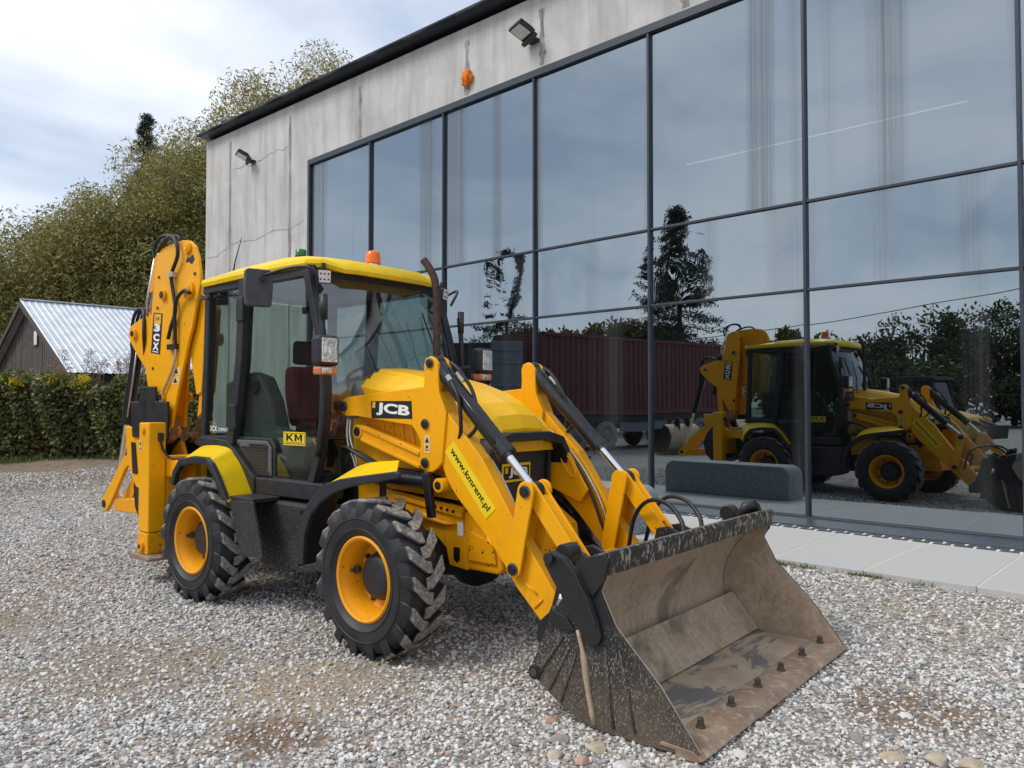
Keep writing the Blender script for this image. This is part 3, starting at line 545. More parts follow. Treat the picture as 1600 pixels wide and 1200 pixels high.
for s in (-1, 1):
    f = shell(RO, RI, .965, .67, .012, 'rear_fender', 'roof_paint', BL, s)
    rim = [(x, z+.012) for x, z in RO]+[(-1.86, .80), (-1.965, .94), (-2.045, 1.02), (-2.115, 1.055), (-2.30, 1.055), (-2.50, 1.022), (-2.575, .945), (-2.61, .86)]
    MB().prism(rim, s*.94, s*.985).build('fender_rim', 'black_plastic', f, .008)
    MB().prism([(-2.80, 1.19), (-2.70, 1.245), (-2.28, 1.225), (-2.14, 1.155), (-1.86, .95), (-1.86, .80), (-1.90, .80), (-2.04, .99), (-2.18, 1.12), (-2.30, 1.17), (-2.72, 1.165)], s*.655, s*.715).build('fender_band', 'black_plastic', f, .006)
    MB().prism([(-1.80, .76), (-1.87, .76), (-1.86, .80), (-1.79, .80), (-1.52, .815), (-1.50, .80), (-1.36, .42), (-1.66, .41)], s*.92, s*.945).build('mud_flap', 'dusty_black', f, .006)
    MB().box(-1.85, -1.52, min(s*.70, s*.93), max(s*.70, s*.93), .80, .83).build('fender_step', 'black_plastic', f, .006)
    f = shell(FO[:4], FI[:4], .995, .70, .014, 'front_fender', 'black_plastic', BL, s)
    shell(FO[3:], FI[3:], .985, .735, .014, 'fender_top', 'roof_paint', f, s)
    rim = [(x, z+.006) for x, z in FO]+[(.125, 1.118), (.125, 1.088), (-.238, 1.024), (-.40, .985), (-.52, .94), (-.62, .885), (-.72, .80), (-.79, .66), (-.805, .46)]
    MB().prism(rim, s*.965, s*1.0).build('fender_rim', 'black_plastic', f, .008)
    MB().prism([(-.10, 1.08), (-.04, 1.08), (.0, .80), (-.05, .80)], s*.56, s*.60).build('fender_bracket', 'black_steel', f, .005)
    MB().prism([(-.44, 1.06), (-.41, 1.06), (-.41, .75), (-.44, .75)], s*.62, s*.66).build('fender_stay', 'black_steel', f, .005)
# ---- tanks and sills below the cab
for s in (-1, 1):
    t = MB().prism([(-1.93, .80), (-.98, .80), (-.95, .74), (-.98, .36), (-1.10, .315), (-1.72, .315), (-1.80, .40), (-1.95, .72)], s*.40, s*.74).build('side_tank', 'dusty_black', BL, .02)
    for x in (-1.82, -1.66, -1.17): MB().lathe([(-.01, .022), (.012, .022), (.02, .012), (.022, 0)], (x, s*.742, .745), 'y', 12).build('tank_bolt', 'bolt_steel', t, smooth=True)
    MB().prism([(-1.93, .955), (-1.0, .955), (-1.02, .83), (-1.88, .82)], s*.50, s*.70).build('cab_sill', 'black_plastic', BL, .012)
# ================= cab
cab = None
AP = [(-1.245, 2.50), (-1.19, 2.30), (-1.12, 2.10), (-1.055, 1.88), (-1.03, 1.65), (-1.04, 1.40), (-1.085, 1.16), (-1.17, .95)]
m = MB()
def post(path, y, r): m.tube([(x, y, z) for x, z in path], r, 4, True, (0, 1, 0))
for s in (-1, 1):
    post(AP, s*.655, .046); post([(-2.08, 2.53), (-2.105, 2.2), (-2.125, 1.88), (-2.19, 1.5), (-2.25, 1.2)], s*.655, .066)
    post([(-2.68, 2.53), (-2.70, 1.9), (-2.74, 1.22)], s*.635, .05); m.box(-2.74, -1.22, min(s*.62, s*.675), max(s*.62, s*.675), 2.46, 2.545)
    m.box(-2.78, -2.2, min(s*.60, s*.67), max(s*.60, s*.67), 1.19, 1.255)
    m.prism([(-2.26, 1.26), (-1.72, 1.255), (-1.66, 1.19), (-1.66, .96), (-1.17, .955), (-1.17, .93), (-1.94, .93)], s*.62, s*.66)
m.box(-2.76, -2.66, -.63, .63, 2.46, 2.54); m.box(-1.30, -1.20, -.65, .65, 2.44, 2.545); m.box(-2.78, -2.70, -.62, .62, 1.19, 1.27); m.box(-2.75, -1.05, -.62, .62, .90, .96)
cab = m.build('cab_frame', 'black_plastic', BL, .008)
# roof
pl = [(-2.82, -.42), (-2.80, -.60), (-2.72, -.69), (-2.2, -.705), (-1.5, -.70), (-1.26, -.68), (-1.16, -.58), (-1.11, -.42), (-1.07, -.36), (-1.06, 0)]
pl = pl+[(x, -y) for x, y in pl[-2::-1]]; n = len(pl); V = []
def crown(x): return 2.635-.07*((x+1.75)/.9)**2
lev = [(1., -.0, 0), (1.012, .03, 0), (1., .06, 0), (.94, 0, 1), (.80, .018, 1), (.45, .028, 1)]
for k, (sc, dz, top) in enumerate(lev):
    for x, y in pl:
        xx = -1.93+(x+1.93)*sc; yy = y*sc; low = 2.525-(.03 if x > -1.2 and abs(y) < .45 else 0)-.02*max(0, (-2.4-x))
        if x > -1.2 and abs(y) < .45 and k < 3: dz2 = dz*.9
        else: dz2 = dz
        V.append((xx, yy, crown(xx)+dz if top else low+dz2))
F_ = [(k*n+j, k*n+(j+1) % n, (k+1)*n+(j+1) % n, (k+1)*n+j) for k in range(len(lev)-1) for j in range(n)]+[tuple(range(n-1, -1, -1)), tuple((len(lev)-1)*n+j for j in range(n))]
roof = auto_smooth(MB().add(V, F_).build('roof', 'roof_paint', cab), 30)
MB().box(-2.70, -1.22, -.62, .62, 2.485, 2.515).build('headliner', 'grey_plastic', cab)
# panes
def side_pane(name, poly, s, y=.648, mat='cab_glass'): return MB().prism(poly, s*y, s*(y-.005)).build(name, mat, cab)
for s in (-1, 1):
    side_pane('rear_quarter_glass', [(-2.66, 2.47), (-2.13, 2.48), (-2.17, 1.88), (-2.29, 1.26), (-2.71, 1.26)], s)
    side_pane('door_glass', [(-2.04, 2.48), (-1.24, 2.46), (-1.17, 2.24), (-1.09, 1.98), (-1.05, 1.75), (-1.05, 1.45), (-1.10, 1.15), (-1.17, .97), (-1.66, .97), (-1.67, 1.19), (-1.73, 1.25), (-2.2, 1.27), (-2.13, 1.6), (-2.07, 1.9)], s)
    vt = MB().prism([(-2.20, 1.235), (-1.75, 1.235), (-1.69, 1.18), (-1.685, .97), (-1.88, .965), (-2.05, 1.10)], s*.66, s*.674).build('vent_panel', 'vent_grey', cab, .008)
    for k in range(11):
        z = 1.200-k*.0225; xl = -1.99 if k < 1 else (-2.13+max(0, (1.20-z))*1.05); MB().box(max(xl, -2.12), -1.735, min(s*.674, s*.680), max(s*.674, s*.680), z-.0075, z+.0075).build('vent_slat', 'pin_black', vt)
    for x, z in ((-2.15, 1.205), (-1.74, 1.20), (-1.72, .995)): MB().lathe([(0, .012), (.006*1, .012), (.008, 0)] if s > 0 else [(0, .012), (-.006, .012), (-.008, 0)], (x, s*.675, z), 'y', 10).build('vent_screw', 'bolt_steel', vt)
    for z in (2.28, 1.42): MB().box(-2.14-(.10 if z < 2 else 0), -2.04-(.10 if z < 2 else 0), min(s*.68, s*.72), max(s*.68, s*.72), z-.10, z+.10).build('door_hinge', 'black_plastic', cab, .01)
    MB().tube(curve([(-1.02, s*.70, 2.25), (-1.0, s*.71, 2.0), (-.985, s*.71, 1.7), (-1.0, s*.71, 1.4), (-1.06, s*.70, 1.15)], 4), .022, 8).build('door_grab_rail', 'black_plastic', cab, smooth=True)
def ws(name, zx, mat):   # curved front pane from (z, x_edge) stations
    V = []; k = 12
    for z, x in zx:
        for j in range(k+1): y = -.63+1.26*j/k; V.append((x+.065*(1-(y/.63)**2), y, z))
    return MB().add(V, [(i*(k+1)+j, i*(k+1)+j+1, (i+1)*(k+1)+j+1, (i+1)*(k+1)+j) for i in range(len(zx)-1) for j in range(k)]).build(name, mat, cab, smooth=True)
ws('windscreen', [(1.28, -1.05), (1.5, -1.02), (1.75, -1.025), (1.98, -1.07), (2.2, -1.14), (2.46, -1.235)], 'windscreen_glass')
ws('lower_windscreen', [(.97, -1.15), (1.10, -1.10), (1.26, -1.055)], 'cab_glass')
MB().add([(-2.71, -.6, 1.27), (-2.71, .6, 1.27), (-2.68, .6, 2.47), (-2.68, -.6, 2.47)], [(0,1,2,3)]).build('rear_glass', 'cab_glass', cab)
# inside the cab
MB().box(-2.7, -1.1, -.60, .60, .96, 1.0).build('cab_floor', 'black_plastic', cab)
seat = MB().prism([(-2.05, 1.22), (-1.55, 1.25), (-1.50, 1.33), (-1.55, 1.39), (-2.0, 1.37)], -.25, .25).build('seat_cushion', 'seat_red', cab, .04)
MB().prism([(-2.12, 1.32), (-1.96, 1.35), (-2.02, 1.6), (-2.07, 1.84), (-2.20, 1.84), (-2.20, 1.6)], -.24, .24).build('seat_back', 'seat_red', seat, .05)
MB().prism([(-2.20, 1.86), (-2.08, 1.86), (-2.09, 2.02), (-2.13, 2.07), (-2.19, 2.06)], -.16, .16).build('headrest', 'seat_black', seat, .04)
MB().lathe([(0, .16), (.07, .16), (.09, .12), (.14, .16), (.17, .12), (.22, .16), (.22, .12)], (-1.8, 0, 1.0), 'z', 20).build('seat_bellows', 'seat_black', seat, smooth=True)
for s in (-1, 1):
    MB().prism([(-2.5, 1.0), (-2.5, 1.70), (-2.12, 1.78), (-1.96, 1.74), (-1.82, 1.55), (-1.74, 1.33), (-1.50, 1.29), (-1.38, 1.20), (-1.36, 1.02)], s*.46, s*.60).build('side_console', 'trim_green', cab, .03)
    MB().lathe([(0, .055), (s*.02, .055), (s*.025, .035), (s*.01, .03), (s*.01, 0)], (-2.02, s*.60, 1.66), 'y', 20).build('air_nozzle', 'seat_black', cab, smooth=True)
MB().prism([(-1.30, 1.0), (-1.02, 1.0), (-.98, 1.45), (-1.02, 1.62), (-1.22, 1.66), (-1.34, 1.55)], -.22, .22).build('dashboard', 'trim_green', cab, .03)
pts = [(-1.42+.16*.5*math.cos(a)*.9, .17*math.sin(a), 1.72+.16*math.cos(a)*.6) for a in [2*math.pi*k/20 for k in range(21)]]
sw = MB().tube(pts, .014, 6); sw.tube([(-1.42, 0, 1.72), (-1.28, 0, 1.58)], .03, 8); sw.tube([(-1.42, -.16, 1.72), (-1.42, .16, 1.72)], .012, 6); sw.build('steering_wheel', 'seat_black', cab, smooth=True)
for y in (-.36, .36): MB().tube([(-1.55, y, 1.25), (-1.5, y, 1.62), (-1.46, y, 1.72)], [.012, .012, .03], 8).build('control_lever', 'seat_black', cab, smooth=True)
MB().prism([(-1.10, 1.40), (-.92, 1.42), (-.90, 1.60), (-.97, 1.70), (-1.06, 1.68)], -.44, .44).build('scuttle', 'trim_green', cab, .03)
# wipers
MB().tube([(-.88, .35, 1.70), (-.90, .30, 1.95), (-1.0, .25, 2.25)], .008, 6).build('wiper', 'black_plastic', cab); MB().tube([(-.885, .47, 1.62), (-.94, .46, 2.0), (-1.05, .44, 2.3)], .012, 6).build('wiper', 'black_plastic', cab)
# lamps, mirrors
def worklight(x, y, z, rz):
    o = MB().box(-.03, .03, -.05, .05, -.05, .05).build('work_light', 'black_plastic', cab, .008); o.location = (x, y, z); o.rotation_euler = (0, R(8), rz)
    MB().box(.028, .034, -.044, .044, -.044, .044).build('light_face', 'led_white', o, .006)
    d = MB()
    for i in (-1, 0, 1):
        for j in (-1, 1): d.lathe([(.0335, .008), (.036, .006), (.037, 0)], (0, i*.028, j*.020), 'x', 8)
    d.build('led', 'pin_black', o); MB().box(-.03, .0, -.012, .012, .05, .10).build('light_bracket', 'black_plastic', o)
worklight(-1.14, -.60, 2.452, R(-25)); worklight(-1.12, .60, 2.452, R(20)); worklight(-2.83, -.45, 2.45, R(180)); worklight(-2.83, .45, 2.45, R(180))
for s in (-1, 1):
    MB().tube(curve([(-1.04, s*.665, 1.80), (-.98, s*.70, 1.82), (-.92, s*.74, 1.825)], 4), .020, 8).build('lamp_arm', 'black_plastic', cab, smooth=True)
    h = MB().box(-.06, .05, -.085, .085, -.105, .105).build('headlamp', 'black_plastic', cab, .03, seg=3); h.location = (-.84, s*.80, 1.885); h.rotation_euler = (0, 0, R(-6*0+s*4))
    MB().box(.045, .056, -.062, .062, -.080, .085).build('headlamp_lens', 'lens_ribbed', h, .012)
    i_ = MB().box(-.05, .045, -.072, .072, -.165, -.110).build('indicator', 'lens_orange', h, .014); MB().box(.04, .05, -.055, .02, -.158, -.118).build('side_lens', 'lens_ribbed', h, .006)
    # mirror
    MB().tube(curve([(-1.10, s*.68, 2.36), (-1.07, s*.72, 2.46), (-1.13, s*.78, 2.50), (-1.28, s*.84, 2.49), (-1.50, s*.875, 2.46)], 5), .012, 8).build('mirror_arm', 'black_plastic', cab, smooth=True)
    mr = MB().prism([(-.10, -.15), (-.085, -.165), (.085, -.165), (.10, -.15), (.11, 0), (.105, .135), (.085, .155), (-.085, .155), (-.105, .135), (-.11, 0)], -.02, .025, 'x').build('mirror', 'grey_plastic', cab, .02, seg=4); mr.location = (-1.52, s*.90, 2.375); mr.rotation_euler = (0, 0, R(s*14)); mr.scale = (1, .95, .86)
    MB().prism([(-.09, -.14), (.09, -.14), (.09, .135), (-.09, .135)], -.0225, -.0205, 'x').build('mirror_glass', 'mirror_glass', mr)
    MB().cyl((.02, .03, .07), (.055, .03, .07), .025, 12).build('mirror_clamp', 'black_plastic', mr)
    MB().tube([(-1.0, s*.70, 2.30), (-1.0, s*.70, 2.12)], .028, 8).build('mirror_mount', 'black_plastic', cab, smooth=True)
be = MB().lathe([(0, .065), (.02, .065), (.025, .06), (.03, .052)], (-1.50, .16, 2.665), 'z', 20).build('beacon_base', 'zinc', cab, smooth=True)
MB().lathe([(.03, .062), (.09, .062), (.12, .055), (.135, .04), (.14, 0)], (-1.50, .16, 2.665), 'z', 20).build('amber_beacon', 'amber', be, smooth=True)
gb = MB().lathe([(0, .045), (.05, .045), (.055, .035), (.055, 0)], (-1.86, -.30, 2.735), 'z', 16).build('green_beacon', 'lens_green', cab, smooth=True); MB().lathe([(-.10, .05), (0, .05)], (-1.86, -.30, 2.735), 'z', 16).build('beacon_foot', 'black_plastic', gb)
MB().tube([(-2.76, -.40, 2.56), (-2.74, -.38, 2.78), (-2.70, -.34, 3.0)], [.012, .006, .003], 6).build('aerial', 'black_plastic', cab)
MB().tube(curve([(-2.76, -.66, 2.44), (-2.70, -.72, 2.42), (-2.55, -.73, 2.40)], 4), .014, 6).build('door_stop_handle', 'black_plastic', cab)
# stickers on the cab glass, both sides
for s in (-1, 1):
    xd = (1, 0, 0) if s < 0 else (-1, 0, 0)
    k_ = plate('glass_sticker', (-1.42, s*.650, 1.262), xd, (0, 0, 1), .28, .10, 'sticker_yellow', cab, .001); yy = s*.6515
    plate('sticker_frame', (-1.42, s*.6512, 1.262), xd, (0, 0, 1), .262, .084, 'black_ink', k_, .0004); plate('sticker_field', (-1.42, s*.6518, 1.262), xd, (0, 0, 1), .252, .074, 'sticker_yellow', k_, .0004)
    km = MB(); f_ = -s   # block letters K and M
    def lp(P): km.prism([(-1.42+f_*(p-.5)*.205, 1.244+q*.052) for p, q in P], s*.6521, s*.6527)
    lp([(0, 0), (.13, 0), (.13, 1), (0, 1)]); lp([(.13, .42), (.34, 0), (.48, 0), (.26, .55), (.46, 1), (.32, 1), (.13, .62)])
    lp([(.53, 0), (.65, 0), (.65, 1), (.53, 1)]); lp([(.88, 0), (1, 0), (1, 1), (.88, 1)]); lp([(.651, 1), (.651, .62), (.74, .12), (.79, .12), (.879, .62), (.879, 1), (.765, .45)])
    km.build('sticker_letters', 'black_ink', k_); dm = MB(); [dm.box(-1.53+q*.0225, -1.515+q*.0225, s*.6519, s*.6524, 1.230, 1.238) for q in range(10)]; dm.build('sticker_small_print', 'black_ink', k_)
    a = (-2.585, -2.435) if s < 0 else (-2.48, -2.60)
    lettering('model_letters', '3CX', (a[0], s*.650, 1.315), xd, (0, 0, 1), .11, .045, 'white_ink', cab, .016, .001); lettering('model_letters', 'COMPACT', (a[1]+(.0 if s < 0 else .04), s*.650, 1.308), xd, (0, 0, 1), .15, .028, 'white_ink', cab, .014, .001)
# ================= loader arms
TOWER = [(-.123, 1.775), (-.106, 1.815), (-.064, 1.83), (-.020, 1.812), (.006, 1.778), (.012, 1.648), (.018, 1.595), (.082, 1.465), (.06, 1.28), (.045, 1.15), (.008, 1.115), (-.045, 1.085), (-.091, 1.084), (-.140, 1.105), (-.163, 1.165), (-.151, 1.277), (-.194, 1.338), (-.237, 1.380), (-.805, 1.436), (-.927, 1.435), (-.975, 1.460), (-.992, 1.50), (-.972, 1.54), (-.93, 1.565), (-.892, 1.572), (-.123, 1.634), (-.118, 1.70)]
FRONT = [(-.02, 1.62), (.018, 1.595), (.082, 1.465), (.376, 1.189), (.653, .798), (.813, .602), (.955, .43), (.985, .34), (.955, .27), (.90, .245), (.848, .27), (.648, .451), (.555, .568), (.377, .751), (.189, .916), (.117, .986), (.06, 1.07), (.03, 1.14), (-.02, 1.20)]
def disc(c, y0, y1, r, name, mat, parent, seg=20):
    lo, hi = (y0, y1) if y0 < y1 else (y1, y0)
    return MB().cyl((c[0], lo, c[1]), (c[0], hi, c[1]), r, seg).build(name, mat, parent, .003)
def pin(c, y, s, parent, r=.026):
    disc(c, s*y, s*(y+.010), r*1.32, 'pin_collar', 'pin_ring', parent); disc(c, s*(y+.010), s*(y+.020), r, 'pivot_pin', 'pin_black', parent)
for s in (-1, 1):
    xd = (1, 0, 0) if s < 0 else (-1, 0, 0)
    arm = MB().prism(TOWER, s*.535, s*.560).build('loader_arm', 'steel_paint', BL, .006)
    MB().prism(TOWER, s*.435, s*.460).build('arm_inner_plate', 'steel_paint', arm, .006)
    MB().prism(FRONT, s*.460, s*.545).build('arm_beam', 'steel_paint', arm, .008)
    MB().prism([(-.90, 1.47), (-.90, 1.54), (-.14, 1.60), (-.14, 1.42), (-.80, 1.455)], s*.460, s*.535).build('arm_rear_web', 'steel_paint', arm, .004)
    for c, r in (((-.064, 1.783), .024), ((-.105, 1.392), .026), ((-.105, 1.142), .026), ((-.945, 1.503), .030)): pin(c, .560, s, arm, r)
    for (x0, z0), (x1, z1) in (((.70, .50), (.80, .44)), ((.42, .72), (.47, .66)), ((.78, .36), (.84, .42))): MB().tube([(x0, s*.548, z0), (x1, s*.548, z1)], .006, 6).build('weld_bead', 'steel_paint', arm, smooth=True)
    MB().prism([(.10, 1.40), (.35, 1.16), (.50, .93), (.43, .84), (.20, .92), (.03, 1.08)], s*.40, s*.425).build('arm_gusset', 'steel_paint', arm, .005)
    ov = [(.33+.085*math.cos(a)*.75-.055*math.sin(a)*.35, s*.399, 1.10-.085*math.cos(a)-.03*math.sin(a)) for a in [2*math.pi*k/24 for k in range(25)]]
    MB().tube(ov, .007, 6).build('gusset_slot', 'steel_paint', arm, smooth=True)
    # decals
    d = plate('logo_plate', (-.438, s*.560, 1.482), xd, (-.075*(-s), 0, 1) if s < 0 else (-.075, 0, 1), .41, .118, 'black_ink', arm)
    ud = (.075, 0, 1) if s < 0 else (.075, 0, 1)
    lettering('logo_letters', 'JCB', (-.42 if s < 0 else -.455, s*.5625, 1.478), (1, 0, -.075) if s < 0 else (-1, 0, .075), (.075, 0, 1), .335, .088, 'white_ink', d, .04, .0008)
    plate('logo_emblem', (-.615 if s < 0 else -.262, s*.562, 1.515 if s < 0 else 1.49), (1, 0, -.075) if s < 0 else (-1, 0, .075), (.075, 0, 1), .030, .042, 'sticker_orange', d, .001)
    a_ = Vector((.342, 0, -.385)).normalized(); ctr = (.272, s*.546, 1.059)
    w = plate('web_address_sticker', ctr, a_ if s < 0 else -a_, (a_.z*-1, 0, a_.x) if s < 0 else (-a_.z, 0, a_.x), .525, .105, 'sticker_yellow', arm)
    lettering('web_address', 'www.kmrent.pl', (ctr[0], s*.5485, ctr[2]), a_ if s < 0 else -a_, (-a_.z, 0, a_.x), .47, .055, 'black_ink', w, .02, .0008)
    q = plate('warning_sticker', (-.088, s*.560, 1.262), xd, (0, 0, 1), .055, .115, 'warn_cream', arm)
    t_ = MB(); t_.prism([(-.108, 1.272), (-.068, 1.272), (-.088, 1.308)], s*.5622, s*.5626); t_.box(-.106, -.070, min(s*.5622, s*.5626), max(s*.5622, s*.5626), 1.222, 1.227); t_.prism([(-.105, 1.235), (-.09, 1.258), (-.075, 1.25), (-.085, 1.235)], s*.5622, s*.5626); t_.build('warning_picture', 'black_ink', q)
    # parallel lift link with two flanges
    lk = MB().prism([(-.862, 1.345), (-.84, 1.375), (-.80, 1.375), (-.12, 1.195), (-.10, 1.165), (-.12, 1.10), (-.16, 1.09), (-.85, 1.275), (-.872, 1.30)], s*.455, s*.515).build('lift_link', 'steel_paint', BL, .008)
    for dz in (.038, -.045): MB().prism([(-.80, 1.318+dz+.012), (-.20, 1.155+dz+.012), (-.20, 1.155+dz-.012), (-.80, 1.318+dz-.012)], s*.515, s*.530).build('link_flange', 'steel_paint', lk, .004)
    pin((-.845, 1.325), .515, s, lk, .028); disc((-.845, 1.325), s*.45, s*.524, .05, 'link_eye', 'steel_paint', lk)
    # lift cylinder
    lc = MB().cyl((-.90, s*.49, 1.03), (-.06, s*.49, 1.01), .052, 20).build('lift_cylinder', 'cylinder_black', BL, .004, smooth=False); auto_smooth(lc)
    MB().tube([(-.55, s*.49, 1.085), (-.2, s*.49, 1.078), (-.08, s*.49, 1.05)], .010, 8).build('cylinder_pipe', 'cylinder_black', lc, smooth=True)
    disc((.035, 1.008), s*.455, s*.585, .045, 'arm_boss', 'steel_paint', arm); disc((.035, 1.008), s*.585, s*.592, .026, 'pivot_pin', 'pin_black', arm)
    # tilt cylinder
    A = Vector((-.064, s*.4975, 1.783)); B_ = Vector((.745, s*.4975, 1.022)); D = (B_-A).normalized()
    cy = MB().cyl(A+D*.03, A+D*.80, .052, 24); tc_ = auto_smooth(cy.build('tilt_cylinder', 'cylinder_black', BL, .005))
    auto_smooth(MB().cyl(A+D*.78, A+D*.835, .060, 24).build('cylinder_gland', 'cylinder_black', tc_, .005)); auto_smooth(MB().cyl(A+D*.82, B_, .026, 16).build('piston_rod', 'chrome', tc_))
    disc((A.x, A.z), s*.462, s*.533, .05, 'cylinder_eye', 'cylinder_black', tc_); disc((B_.x, B_.z), s*.470, s*.525, .052, 'rod_eye', 'cylinder_black', tc_)
    up = Vector((-D.z, 0, D.x)) if D.x > 0 else Vector((D.z, 0, -D.x)); side = Vector((0, s, 0))
    MB().tube([A+D*.20+side*.045+up*.03, A+D*.5+side*.05+up*.028, A+D*.70+side*.05+up*.02, A+D*.74+side*.04+up*.01], .012, 8).build('cylinder_pipe', 'cylinder_black', tc_, smooth=True)
    MB().cyl(A+D*.20+side*.045+up*.03, A+D*.16+side*.045+up*.035, .017, 6).build('hose_fitting', 'zinc', tc_); MB().cyl(A+D*.17+up*.075-side*.01, A+D*.25+up*.075-side*.01, .016, 6).build('hose_fitting', 'zinc', tc_)
    p0 = A+D*.20+side*.045+up*.032
    MB().tube(curve([p0, p0+Vector((.09, s*.02, -.12)), p0+Vector((.10, s*.01, -.30)), p0+Vector((.04, -s*.02, -.38)), p0+Vector((-.06, -s*.04, -.34)), p0+Vector((-.14, -s*.04, -.12)), p0+Vector((-.20, -s*.05, .0))], 6), .013, 8).build('hose', 'hose', tc_, smooth=True)
    p1 = A+D*.08+up*.08-side*.01
    MB().tube(curve([p1, p1+D*.10+up*.015, p1+Vector((.19, -s*.01, -.20)), p1+Vector((.25, s*.02, -.38)), p1+Vector((.20, s*.03, -.46)), p1+Vector((.10, s*.03, -.50)), p1+Vector((-.02, s*.0, -.40)), p1+Vector((-.10, -s*.02, -.22))], 6), .013, 8).build('hose', 'hose', tc_, smooth=True)
    # hard pipe along the arm
    MB().tube(curve([(.05, s*.43, 1.42), (.36, s*.435, 1.16), (.52, s*.44, .95), (.60, s*.44, .80), (.63, s*.44, .70)], 5), .010, 8).build('arm_pipe', 'zinc', arm, smooth=True)
    MB().tube(curve([(.06, s*.425, 1.40), (.35, s*.42, 1.13), (.50, s*.42, .93), (.62, s*.42, .66), (.72, s*.43, .50), (.80, s*.45, .36)], 5), .012, 8).build('hose', 'hose', arm, smooth=True)
    # lever and tipping link
    def bar2(p, q, w, w2):
        p = Vector((p[0], p[1])); q = Vector((q[0], q[1])); d = (q-p).normalized(); nn = Vector((-d.y, d.x)); P = []
        for k in range(9): a = math.pi/2+math.pi*k/8; P.append(p+(d*math.cos(a)+nn*math.sin(a))*w)
        for k in range(9): a = -math.pi/2+math.pi*k/8; P.append(q+(d*math.cos(a)+nn*math.sin(a))*w2)
        return [(v.x, v.y) for v in P]
    lv = MB().prism(bar2((.745, 1.022), (.655, .570), .058, .052), s*.570, s*.590).build('tipping_lever', 'steel_paint', BL, .005)
    MB().prism(bar2((.745, 1.022), (.655, .570), .058, .052), s*.405, s*.425).build('lever_plate', 'steel_paint', lv, .005)
    MB().prism([(.72, .95), (.735, .95), (.665, .62), (.65, .62)], s*.425, s*.570).build('lever_web', 'steel_paint', lv)
    pin((.745, 1.022), .590, s, lv, .028); pin((.655, .570), .590, s, lv, .028)
    tl = MB().prism(bar2((.745, 1.022), (1.06, .655), .052, .05), s*.528, s*.545).build('tipping_link', 'steel_paint', BL, .005)
    MB().prism(bar2((.745, 1.022), (1.06, .655), .052, .05), s*.450, s*.467).build('link_plate', 'steel_paint', tl, .005)
    MB().prism([(.80, .99), (.815, 1.0), (1.02, .755), (1.0, .745)], s*.467, s*.528).build('link_web', 'steel_paint', tl)
    disc((1.06, .655), s*.40, s*.60, .045, 'link_bush', 'black_steel', tl)
MB().cyl((.70, -.46, .50), (.70, .46, .50), .055, 20).build('arm_cross_tube', 'chipped_paint', BL, .006)
# ================= front bucket (clam type)
m = MB()
BACK = [(1.555, .815), (1.50, .775), (1.42, .695), (1.325, .585), (1.255, .47), (1.225, .36), (1.235, .26), (1.285, .165), (1.36, .085), (1.43, .035)]
def strip(P, y0, y1, th, name, mat, parent, smooth=True, bev=0):
    """bent plate: P in x,z; th = thickness away from the opening"""
    n = len(P); V = []; Pv = [Vector((x, z)) for x, z in P]; off = []
    for i in range(n):
        d = (Pv[min(i+1, n-1)]-Pv[max(i-1, 0)]).normalized(); off.append(Pv[i]+Vector((d.y, -d.x))*th)
    for y in (y0, y1): V += [(p.x, y, p.y) for p in Pv]+[(p.x, y, p.y) for p in off]
    k = 2*n; F_ = []
    for i in range(n-1): F_ += [(i, i+1, k+i+1, k+i), (n+i, k+n+i, k+n+i+1, n+i+1), (i, n+i, n+i+1, i+1), (k+i, k+i+1, k+n+i+1, k+n+i)]
    F_ += [(0, k, k+n, n), (n-1, 2*n-1, k+2*n-1, k+n-1)]
    o = MB().add(V, F_).build(name, mat, parent, bev, fix=True); return auto_smooth(o, 30) if smooth else o
bk = strip(BACK, -.965, .965, .022, 'front_bucket', 'bucket_inside', BL)
strip([(1.30, .262), (1.36, .185), (1.475, .045)], -.955, .955, .018, 'back_blade', 'bucket_inside', bk, False, .004)
MB().prism([(1.545, .725), (1.560, .728), (1.572, .815), (1.56, .835), (1.48, .815), (1.43, .77), (1.45, .745), (1.52, .795), (1.55, .80)], -.985, .985).build('bucket_lip', 'lip_steel', bk, .004)
SIDE = [(1.985, .022), (2.005, .040), (1.82, .275), (1.59, .495), (1.51, .645), (1.545, .725), (1.555, .815), (1.47, .81), (1.40, .745), (1.31, .60), (1.22, .48), (1.157, .33), (1.105, .225), (1.10, .19), (1.145, .155), (1.30, .062), (1.467, .010), (1.724, .004)]
